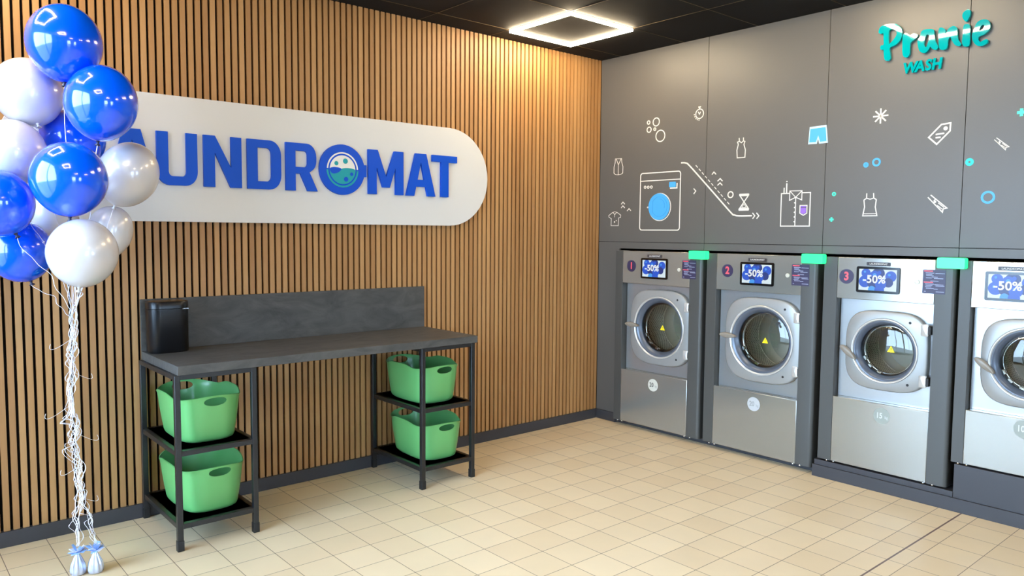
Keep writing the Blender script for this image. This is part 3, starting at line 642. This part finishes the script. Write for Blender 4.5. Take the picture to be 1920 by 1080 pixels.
    # push button
    kb = MB().lathe([(0.0135, 0), (0.0135, -0.004), (0.011, -0.0065), (0.0001, -0.007)], M['cap'], 24, c=(X(x0 + wd - 0.092), YF, Z(1.243))); kb.build('button', fa, auto=40)
    # instruction sticker
    ix0, ix1 = X(x0 + wd) - 0.064, X(x0 + wd) + 0.054; iz0, iz1 = Z(1.182), Z(1.315)
    ins = MB(); shape(ins, [rrect(ix0, ix1, iz0, iz1, 0.003)], YF - 0.0006, 0.0008, M['navy']); ins = ins.build('instruction_sticker', t)
    k = MB(); yi = YF - 0.0014
    def bar(u0, u1, v, h, m): k.box(ix0 + u0 * (ix1 - ix0), ix0 + u1 * (ix1 - ix0), yi - 0.0003, yi, iz0 + v * (iz1 - iz0) - h / 2, iz0 + v * (iz1 - iz0) + h / 2, m)
    bar(.05, .44, .94, .005, M['pink']); bar(.05, .46, .475, .005, M['pink'])
    for u0, u1, v in ((.12, .5, .86), (.55, .96, .85), (.14, .42, .80), (.15, .48, .745), (.4, .66, .70), (.14, .4, .655), (.5, .9, .64), (.35, .7, .53), (.12, .5, .40), (.52, .92, .385), (.14, .44, .345), (.58, .96, .335), (.12, .40, .285), (.16, .5, .225), (.5, .68, .20), (.08, .16, .09), (.6, .96, .09)):
        bar(u0, u1, v, .0026, M['lilac'])
    k.build('sticker_print', ins)
    # status lamp
    lx0, lx1 = X(x0 + wd) + 0.022, X(x0 + wd) + 0.160
    shape(MB(), [rrect(lx0, lx1, Z(1.326), Z(1.3845), 0.008, 4)], YF - 0.0005, 0.046, M['status']).build('status_lamp', t, bevel=0.004)
    # door -----------------------------------------------------------------
    y1 = -0.034
    dr = MB(); L = []
    for sc_, yy_ in ((1.0, YD - 0.002), (1.0, y1 + 0.010), (0.985, y1 + 0.003), (0.965, y1)):
        L.append([])
        for i in range(N):
            ox_, oz_ = door_outline(2 * PI * i / N, ow / 2, oh / 2, 3.6); sag = 1.0
            L[-1].append((cx + ox_ * sc_, yy_, cz + oz_ * sc_))
    for r__, yy_ in ((R * 1.0, y1 - 0.001), (R * 0.985, y1 + 0.003)):
        L.append([(cx - 0.006 + r__ * math.cos(2 * PI * i / N), yy_, cz + r__ * math.sin(2 * PI * i / N)) for i in range(N)])
    dr.loops(L, M['doorgrey']); dr = dr.build('door', t, auto=38)
    cxr = cx - 0.006
    q = MB().lathe([(R * 0.99, y1 + 0.004), (R * 0.99, y1 - 0.006), (R * 0.965, y1 - 0.009), (R * 0.94, y1 - 0.004), (R * 0.92, y1 + 0.004)], M['rim'], N, c=(cxr, 0, cz)); q.build('door_rim', dr, smooth=True)
    q = MB().lathe([(R * 0.925, y1 + 0.001), (R * 0.905, y1 - 0.002), (R * 0.84, y1 + 0.022), (R * 0.80, y1 + 0.030), (R * 0.78, y1 + 0.045)], M['ringgrey'], N, c=(cxr, 0, cz)); q.build('door_ring', dr, smooth=True)
    q = MB().lathe([(R * 0.785, y1 + 0.040), (R * 0.775, y1 + 0.055), (R * 0.74, y1 + 0.075), (R * 0.735, y1 + 0.10)], M['rubber'], N, c=(cxr, 0, cz)); q.build('door_gasket', dr, smooth=True)
    q = MB().lathe([(R * 0.785, y1 + 0.036), (R * 0.70, y1 + 0.0305), (R * 0.5, y1 + 0.024), (R * 0.25, y1 + 0.020), (0.0005, y1 + 0.019)], M['glass'], N, c=(cxr, 0, cz)); q.build('door_glass', dr, smooth=True)
    # inner lip with clips behind the glass
    q = MB().lathe([(R * 0.76, y1 + 0.072), (R * 0.725, y1 + 0.066), (R * 0.715, y1 + 0.074), (R * 0.72, y1 + 0.082)], M['chrome'], N, c=(cxr, 0, cz)); q.build('inner_lip', dr, smooth=True)
    for ang in (205, 226, 252):
        a_ = math.radians(ang); q = MB(); rr = R * 0.745
        q.box(-0.014, 0.014, -0.010, 0.012, -0.008, 0.008, M['chrome']); ob = q.build('clip', dr, bevel=0.002); ob.location = (cxr + rr * math.cos(a_), y1 + 0.062, cz + rr * math.sin(a_)); ob.rotation_euler = (0, -(a_ + PI / 2), 0)
    # warning triangle on the glass
    tx, tz = cx + (0.02 if wd > 0.6 else 0.028), cz + (0.0 if wd > 0.6 else 0.012); hs = 0.022
    w3 = MB(); shape(w3, [[(tx - hs, tz - hs * .75), (tx + hs, tz - hs * .75), (tx, tz + hs)]], y1 + 0.018, 0.0008, M['yellow']); w3 = w3.build('warning_sticker', dr)
    k = MB(); shape(k, [[(tx - .0022, tz + .009), (tx + .0022, tz + .009), (tx + .0012, tz - .004), (tx - .0012, tz - .004)], circ(tx, tz - .009, .002, 8)], y1 + 0.0172, 0.0003, M['ink']); k.build('warning_mark', w3)
    # hinges and screws
    hx = cx + ow / 2 - (0.028 if wd > 0.6 else 0.018)
    for sg in (1, -1):
        hz = cz + sg * (0.172 if wd > 0.6 else 0.145)
        hb = MB(); L = [[(p_[0], yy_, p_[1]) for p_ in rrect(hx - w2, hx + w2, hz - h2, hz + h2, 0.007, 4)] for w2, h2, yy_ in ((0.020, 0.034, y1), (0.020, 0.034, y1 - 0.010), (0.015, 0.029, y1 - 0.014))]
        hb.loops(L, M['rim'], False, True); hb = hb.build('hinge', dr, auto=40)
        MB().box(hx + 0.016, hx + 0.034, y1 - 0.012, YD, hz - 0.024, hz + 0.024, M['rubber']).build('hinge_pin', hb, bevel=0.004)
        MB().lathe([(0.0075, y1 + 0.001), (0.0075, y1 - 0.002), (0.004, y1 - 0.003), (0.0001, y1 - 0.003)], M['rubber'], 16, c=(cx + R * 0.66 + 0.008, 0, cz + sg * R * 0.93)).build('screw', dr, smooth=False)
    # lever handle
    ang, hl, hx0, hz0 = handle
    hL = []; nn = 20
    for sc_, yy_ in ((0.92, 0.0), (1.0, -0.006), (1.0, -0.016), (0.85, -0.022), (0.5, -0.024)):
        l = []
        for i in range(nn):
            a_ = 2 * PI * i / nn; u = math.cos(a_) * hl / 2; v = math.sin(a_) * 0.0165 * sc_ * (1.08 - 0.28 * math.cos(a_))
            u = u * (0.94 + 0.06 * sc_)
            l.append((u * math.cos(ang) - v * math.sin(ang), yy_, u * math.sin(ang) + v * math.cos(ang)))
        hL.append(l)
    hd = MB(); hd.loops(hL, M['handle'], True, True); hd = hd.build('door_handle', dr, auto=50)
    hd.location = (cx + hx0, y1 - 0.010, cz + hz0)
    MB().lathe([(0.012, 0.001), (0.012, 0.024)], M['handle'], 16).build('handle_pivot', hd, smooth=True).location = (-hl / 2 * 0.45 * math.cos(ang), 0, -hl / 2 * 0.45 * math.sin(ang))
    # drum
    rd = R * 0.93; dm = MB()
    y0 = YD + 0.075; y2 = y0 + 0.22; y3 = y0 + 0.34
    dm.lathe([(R * 0.76, y0 - 0.012), (rd * 0.9, y0 - 0.004), (rd, y0)], M['drum'], N, c=(cxr, 0, cz))
    k0 = len(dm.f)
    dm.lathe([(rd, y0), (rd, y2)], M['perf'], N, c=(cxr, 0, cz))
    k1 = len(dm.f)
    dm.lathe([(rd, y2), (rd * 0.985, y2 + 0.004), (rd, y2 + 0.008), (rd, y3 - 0.03), (rd * 0.93, y3)], M['drum'], N, c=(cxr, 0, cz))
    dm.lathe([(rd * 0.93, y3), (rd * 0.5, y3 + 0.01), (0.001, y3 + 0.012)], M['drumback'], N, c=(cxr, 0, cz))
    fs = list(dm.f)
    do = dm.build('drum', t, auto=50)
    uvl = do.data.uv_layers.new(name='UVMap')
    for p_ in do.data.polygons:
        vs = [do.data.vertices[i].co for i in p_.vertices]
        an = [math.atan2(v.z - cz, v.x - cxr) for v in vs]
        ref = an[0]
        for li, v, a_ in zip(p_.loop_indices, vs, an):
            while a_ - ref > PI: a_ -= 2 * PI
            while a_ - ref < -PI: a_ += 2 * PI
            uvl.data[li].uv = (a_ * rd, v.y)
    # levelling screws
    for sxx in (X(x0) - 0.022, X(x0) + 0.02, X(x0 + wd) - 0.012, X(x0 + wd) + 0.036):
        MB().lathe([(0.006, -0.048), (0.006, -0.055), (0.004, -0.058), (0.0001, -0.058)], M['chrome'], 12, c=(sxx, 0, 0.006)).build('foot_screw', t, smooth=True)
    return t
FW = 0.075
washer(0.303, 0.625, 0.105, 0, 0.034, 0.450, (0.652, 0.802), 0.236, 0.556, 0.566, '1', '20', M['cap'], M['ink'], 0.367, (math.radians(-4), 0.125, -0.243, 0.003), 'steel washing machine numbered 1 with level door handle beside the slat wall', 0.072, 0.612)
washer(1.152, 0.622, 0.105, 0, 0.034, 0.450, (1.499, 0.802), 0.236, 0.556, 0.566, '2', '20', M['capgrey'], M['inkgrey'], 0.373, (math.radians(-2), 0.125, -0.240, 0.012), 'steel washing machine numbered 2 with a grey 20 kg sticker', 0.080, 1.465)
washer(2.007, 0.552, 0.105, 0, 0.110, 0.520, (2.298, 0.829), 0.192, 0.470, 0.468, '3', '15', M['capolive'], M['inkpale'], 0.450, (math.radians(-38), 0.120, -0.205, -0.028), 'steel washing machine numbered 3 standing on the low dark plinth', 0.085, 2.250)
washer(2.742, 0.552, 0.105, 0, 0.264, 0.568, (3.030, 0.848), 0.192, 0.470, 0.460, None, '10', M['capolive'], M['inkpale'], 0.515, (math.radians(-38), 0.120, -0.205, -0.028), 'steel washing machine marked 10 kg on the tall plinth, cut by the picture edge', 0.060, 2.930)

# ------------------------------------------------------------------ sorting table with shelves
CT = 0.875
tb = tag(empty('folding_table', (-2.58, -0.29, 0)), 'long slate-topped folding table on two black metal shelf frames', 'table')
O = (-2.58, -0.29)
MB().box(-3.452 - O[0], -1.700 - O[0], -0.588 - O[1], -0.001 - O[1], CT - 0.043, CT, M['stone']).build('tabletop', tb, bevel=0.002)
MB().box(-3.452 - O[0], -1.701 - O[0], -0.0155 - O[1], -0.0005 - O[1], CT + 0.0002, 1.1435, M['stone']).build('backsplash', tb, bevel=0.001)
for fx0, fx1 in ((-3.466, -3.078), (-2.104, -1.716)):
    lw = 0.026
    for lx in (fx0, fx1 - lw):
        for ly in (-0.584, -0.034):
            lg = MB().box(lx - O[0], lx + lw - O[0], ly - O[1], ly + lw - O[1], 0.05, CT - 0.0435, M['blackmetal']).build('leg', tb, bevel=0.002)
            MB().box(lx - 0.002 - O[0], lx + lw + 0.002 - O[0], ly - 0.002 - O[1], ly + lw + 0.002 - O[1], 0.0, 0.0505, M['rubber']).build('leg_foot', lg, bevel=0.002)
    for ly in (-0.584, -0.034): MB().box(fx0 + lw - O[0], fx1 - lw - O[0], ly - O[1], ly + lw - O[1], CT - 0.065, CT - 0.0435, M['blackmetal']).build('top_rail', tb, bevel=0.001)
    for lx in (fx0, fx1 - lw): MB().box(lx - O[0], lx + lw - O[0], -0.584 + lw - O[1], -0.034 - O[1], CT - 0.065, CT - 0.0435, M['blackmetal']).build('top_rail', tb, bevel=0.001)
    for sz in (0.474, 0.128):
        s = MB(); a, b, c_, d_ = fx0 + 0.004 - O[0], fx1 - 0.004 - O[0], -0.582 - O[1], -0.010 - O[1]
        s.box(fx0 + lw - O[0], fx1 - lw - O[0], c_, d_, sz - 0.004, sz, M['blackmetal']); s.box(a, b, c_ + lw, d_ - lw, sz - 0.004, sz, M['blackmetal'])
        s.box(fx0 + lw - O[0], fx1 - lw - O[0], c_, c_ + 0.003, sz - 0.024, sz - 0.004, M['blackmetal']); s.box(fx0 + lw - O[0], fx1 - lw - O[0], d_ - 0.003, d_, sz - 0.024, sz - 0.004, M['blackmetal'])
        s.box(a, a + 0.003, c_ + lw, d_ - lw, sz - 0.024, sz - 0.004, M['blackmetal']); s.box(b - 0.003, b, c_ + lw, d_ - lw, sz - 0.024, sz - 0.004, M['blackmetal'])
        s.build('shelf', tb, bevel=0.0008)

# ------------------------------------------------------------------ green tub baskets
def basket_mesh():
    a0, b0, a1, b1, hh = 0.137, 0.214, 0.169, 0.252, 0.238
    NT_, NZ = 96, 14
    def ring(k, th, e):
        c_, s_ = math.cos(th), math.sin(th)
        a = a0 + (a1 - a0) * k ** 0.85; b = b0 + (b1 - b0) * k ** 0.85
        r = (abs(c_ / a) ** e + abs(s_ / b) ** e) ** (-1 / e)
        return r * c_, r * s_
    L = []
    for f_, zz in ((0.02, 0.004), (0.5, 0.001), (0.80, 0.0), (0.90, 0.004), (0.97, 0.013), (1.0, 0.026)):
        l = []
        for i in range(NT_):
            x_, y_ = ring(0.0, 2 * PI * i / NT_, 3.4); l.append((x_ * f_, y_ * f_, zz))
        L.append(l)
    for j in range(1, NZ + 1):
        k = j / NZ; l = []
        for i in range(NT_):
            th = 2 * PI * i / NT_; x_, y_ = ring(k, th, 3.2 - 0.6 * k)
            s_ = abs(math.sin(th)); dip = -0.020 * math.exp(-((s_ - 0.74) / 0.24) ** 2); hump = 0.004 * math.exp(-((1 - s_) / 0.06) ** 2)
            top = hh + dip + hump
            out = 0.004 * max(0, (k - 0.9) / 0.1) ** 2
            q = 1 + out / 0.2
            l.append((x_ * q, y_ * q, 0.026 + (top - 0.026) * k))
        L.append(l)
    mb = MB(); mb.loops(L, M['green'], True, False)
    ob = mb.build('basket_tmp'); ob.data.update()
    so = ob.modifiers.new('s', 'SOLIDIFY'); so.thickness = 0.0045; so.offset = 0.0
    cs = MB()
    for sg in (1, -1):
        Lc = []
        for yy in (0.20, 0.30):
            Lc.append([(0.054 * math.copysign(abs(math.cos(2 * PI * i / 28)) ** 0.85, math.cos(2 * PI * i / 28)), sg * yy, 0.206 + 0.021 * math.sin(2 * PI * i / 28)) for i in range(28)])
        cs.loops(Lc, M['green'], True, True)
    co = cs.build('cutter_tmp')
    bo = ob.modifiers.new('b', 'BOOLEAN'); bo.operation = 'DIFFERENCE'; bo.object = co; bo.solver = 'EXACT'
    bpy.context.view_layer.update()
    me = bpy.data.meshes.new_from_object(ob.evaluated_get(bpy.context.evaluated_depsgraph_get()))
    bpy.data.objects.remove(ob); bpy.data.objects.remove(co)
    me.materials.clear(); me.materials.append(M['green'])
    for p_ in me.polygons: p_.use_smooth = True; p_.material_index = 0
    me.set_sharp_from_angle(angle=math.radians(45))
    me.name = 'laundry_basket'
    return me
bme = basket_mesh()
for (bx, by, bz, rz), lb in zip(((-3.268, -0.300, 0.4745, 0.0), (-3.262, -0.305, 0.1285, 0.03), (-1.912, -0.295, 0.4745, 0.0), (-1.894, -0.310, 0.1285, -0.05)),
    ('green tub basket on the upper shelf under the black bin', 'green tub basket on the bottom shelf by the balloons', 'green tub basket on the upper shelf by the washers', 'green tub basket on the bottom shelf by the washers')):
    o = bpy.data.objects.new('laundry_basket', bme); COL.objects.link(o); o.location = (bx, by, bz); o.rotation_euler = (0, 0, rz)
    tag(o, lb, 'basket', 'green laundry baskets on the table shelves')

# ------------------------------------------------------------------ small waste bin on the table
t = tag(empty('waste_bin', (-3.345, -0.088, CT + 0.0003)), 'small black metal waste bin with lid standing on the slate tabletop', 'waste bin')
def rloop(hx_, hy_, r, z): return [(p_[0], p_[1], z) for p_ in rrect(-hx_, hx_, -hy_, hy_, r, 8)]
MB().loops([rloop(0.094, 0.065, 0.05, 0.0), rloop(0.097, 0.068, 0.052, 0.004), rloop(0.099, 0.070, 0.054, 0.224)], M['bin'], True, True).build('bin_body', t, auto=40)
MB().loops([rloop(0.0955, 0.0665, 0.05, 0.2245), rloop(0.099, 0.070, 0.054, 0.2265), rloop(0.099, 0.070, 0.054, 0.256), rloop(0.095, 0.066, 0.05, 0.262), rloop(0.08, 0.052, 0.04, 0.2645)], M['bin'], True, True).build('lid', t, auto=40)
MB().box(0.055, 0.085, -0.0735, -0.069, 0.222, 0.2265, M['chrome']).build('lid_catch', t)

# ------------------------------------------------------------------ balloons
def curl(p0, p1, amp, turns, ph, n=60, sag=0.0, squash=0.55):
    out = []
    for i in range(n + 1):
        k = i / n; e = math.sin(PI * k) ** 0.5 * amp * (0.55 + 0.45 * math.sin(5.1 * k * PI + ph * 2))
        a = turns * 2 * PI * k + ph
        out.append((p0[0] + (p1[0] - p0[0]) * k + e * math.cos(a), p0[1] + (p1[1] - p0[1]) * k + e * squash * math.sin(a), p0[2] + (p1[2] - p0[2]) * k - sag * math.sin(PI * k) + 0.4 * e * math.sin(a * 1.3)))
    return out
BAL = [
('blue', (-3.852, -0.520, 2.275), 0.145, 0.161, (-3.859, -0.530, 2.108), 'topmost blue balloon of the bunch'),
('white', (-3.960, -0.325, 2.086), 0.137, 0.150, (-3.935, -0.393, 1.931), 'highest pearl white balloon, tucked under the topmost blue one'),
('blue', (-3.742, -0.620, 2.029), 0.141, 0.159, (-3.761, -0.620, 1.857), 'blue balloon overlapping the white sign beside the topmost balloon'),
('blue', (-3.781, -0.240, 1.905), 0.138, 0.140, (-3.766, -0.268, 1.754), 'blue balloon mostly hidden deep in the bunch against the sign'),
('white', (-4.030, -0.380, 1.819), 0.128, 0.142, (-4.015, -0.407, 1.677), 'pearl white balloon half hidden between the blue ones at mid height'),
('blue', (-3.890, -0.720, 1.699), 0.141, 0.150, (-3.894, -0.731, 1.543), 'round blue balloon at the front in the middle of the bunch'),
('white', (-3.604, -0.450, 1.748), 0.128, 0.149, (-3.663, -0.414, 1.586), 'pearl white balloon hanging over the sign lettering'),
('blue', (-4.110, -0.520, 1.603), 0.134, 0.138, (-4.050, -0.565, 1.465), 'blue balloon cut by the picture edge at mid height'),
('white', (-3.857, -0.200, 1.584), 0.105, 0.120, (-3.853, -0.215, 1.464), 'pearl white balloon almost hidden behind the middle blue one'),
('white', (-3.655, -0.290, 1.485), 0.102, 0.129, (-3.703, -0.255, 1.348), 'dim small pearl balloon peeking out behind the lowest white one'),
('blue', (-4.016, -0.350, 1.405), 0.129, 0.136, (-3.983, -0.390, 1.268), 'lowest blue balloon of the bunch'),
('white', (-3.863, -0.780, 1.405), 0.130, 0.137, (-3.880, -0.779, 1.264), 'lowest pearl white balloon hanging in front of the bunch')]
GATH = Vector((-3.862, -0.565, 1.16))
WTS = [Vector((-3.871, -0.537, 0)), Vector((-3.808, -0.563, 0))]
for bi, (colr, c, r, rz_, tl, lb) in enumerate(BAL):
    t = tag(empty('balloon', c), lb, 'balloon', 'blue and white balloons tied in one bunch')
    if bi == 0: RIB = MB()
    ax = (Vector(c) - Vector(tl)).normalized(); Q = Vector((0, 0, 1)).rotation_difference(ax).to_matrix().to_4x4()
    prof = []
    for i in range(0, 33):
        a = -PI / 2 + PI * i / 32; zz = math.sin(a) * rz_; rr = math.cos(a) * r
        if zz < 0: rr *= 1 - 0.07 * (-zz / rz_) ** 1.5
        prof.append((max(rr, 0.004 if i == 0 else 0.0005), zz))
    mb = MB().lathe(prof, M['bblue'] if colr == 'blue' else M['bwhite'], 48, axis='Z', cap0=True)
    mb.v = [tuple(Q @ Vector(v)) for v in mb.v]; mb.build('balloon_skin', t, smooth=True)
    k = MB().lathe([(0.009, -rz_ + 0.003), (0.0055, -rz_ - 0.005), (0.0045, -rz_ - 0.009), (0.012, -rz_ - 0.018), (0.009, -rz_ - 0.019), (0.001, -rz_ - 0.012)], M['knotb'] if colr == 'blue' else M['bwhite'], 16, axis='Z')
    k.v = [tuple(Q @ Vector(v)) for v in k.v]; k.build('knot', t, smooth=True)
    # curling ribbon from the knot through the gathering point down to one of the weights
    kn = ax * (-rz_ - 0.009); C = Vector(c)
    G = GATH + Vector((random.uniform(-.012, .012), random.uniform(-.012, .012), random.uniform(-.05, .03))) - C
    Wd = WTS[bi % 2] + Vector((random.uniform(-.006, .006), random.uniform(-.006, .006), 0.125)) - C
    low = Vector((0, 0, 0)) + (WTS[bi % 2] - C) + Vector((0, 0, 0.60))
    mid1 = Vector((-3.878 + random.uniform(-.02, .02), -0.57 + random.uniform(-.015, .015), 0.80)) - C
    mid2 = Vector((-3.876 + random.uniform(-.025, .025), -0.57 + random.uniform(-.02, .02), 0.42)) - C
    ph = random.uniform(0, 6.28)
    pts = [tuple(kn)] + curl(kn, G, 0.008 if bi in (0, 2, 5) else 0.022, 0.8, ph, 18)[1:-1]
    pts += curl(G, mid1, 0.016 if bi % 3 else 0.036, 1.6 + (bi % 3) * 0.7, ph, 36)[:-1]
    pts += curl(mid1, mid2, 0.022 if bi % 2 else 0.05, 1.5 + (bi % 4) * 0.6, ph + 1, 40)[:-1]
    pts += curl(mid2, Wd, 0.016 if bi % 3 else 0.034, 1.2 + (bi % 2), ph + 2, 28)
    tube_mesh(RIB, [tuple(C + Vector(q)) for q in pts], 0.0020, M['ribbon'], flat=0.4, n=6)
    # short loose curl
    if bi % 2 == 0:
        s0 = Vector(pts[30 + 7 * bi]); sg = 1 if bi % 4 else -1
        e = [tuple(s0 + Vector((sg * 0.085 * math.sin(q * 1.9), 0.02 * q, -0.045 * math.sin(q * 2.6) ))) for q in [i / 14 for i in range(15)]]
        tube_mesh(RIB, [tuple(C + Vector(q)) for q in e], 0.0020, M['ribbon'], flat=0.4, n=6)
tag(RIB.build('ribbon_tangle', smooth=True), 'tangle of curly white ribbons running from the balloons down to their weights', 'ribbon', kind='stuff')
for i, (wp, lb) in enumerate(zip(WTS, ('pale foil balloon weight on the floor tiles, the one further from the table', 'pale foil balloon weight on the floor tiles, the one beside the table'))):
    t = tag(empty('balloon_weight', (wp.x, wp.y, 0), 0.4 * i), lb, 'balloon weight', 'foil weights holding the balloons')
    mb = MB(); L = []
    for rr, zz in ((0.022, 0.0), (0.030, 0.004), (0.031, 0.02), (0.026, 0.045), (0.016, 0.07), (0.009, 0.086), (0.008, 0.094)):
        L.append([(rr * (1 + 0.13 * math.sin(9 * 2 * PI * j / 54) * min(1, zz * 30)) * math.cos(2 * PI * j / 54), rr * (1 + 0.13 * math.sin(9 * 2 * PI * j / 54) * min(1, zz * 30)) * math.sin(2 * PI * j / 54), zz) for j in range(54)])
    mb.loops(L, M['foil'], True, True); mb.build('weight_pouch', t, smooth=True)
    mb = MB()
    for j in range(16):
        a = 2 * PI * j / 16 + random.uniform(-.15, .15); ln = random.uniform(0.03, 0.046); el = random.uniform(0.1, 1.1)
        d = Vector((math.cos(a) * math.cos(el), math.sin(a) * math.cos(el), math.sin(el))); sd = Vector((-math.sin(a), math.cos(a), 0)) * 0.013
        b0 = Vector((0, 0, 0.092)); m1 = b0 + d * ln * 0.6 + Vector((0, 0, 0.006)); e1 = b0 + d * ln
        th = Vector((0, 0, 0.0012))
        V = [b0 - sd * .2, b0 + sd * .2, m1 + sd, m1 - sd, e1 + sd * .9 + Vector((0, 0, .006)), e1 - sd * .9]
        V2 = [v - th for v in V]
        mb.add(V + V2, [(0, 1, 2, 3), (3, 2, 4, 5), (7, 6, 9, 8), (8, 9, 11, 10), (0, 6, 7, 1), (1, 7, 8, 2), (2, 8, 10, 4), (4, 10, 11, 5), (5, 11, 9, 3), (3, 9, 6, 0)], M['tulle'] if j % 3 else M['ribbon'])
    mb.build('ruffle', t, auto=40)
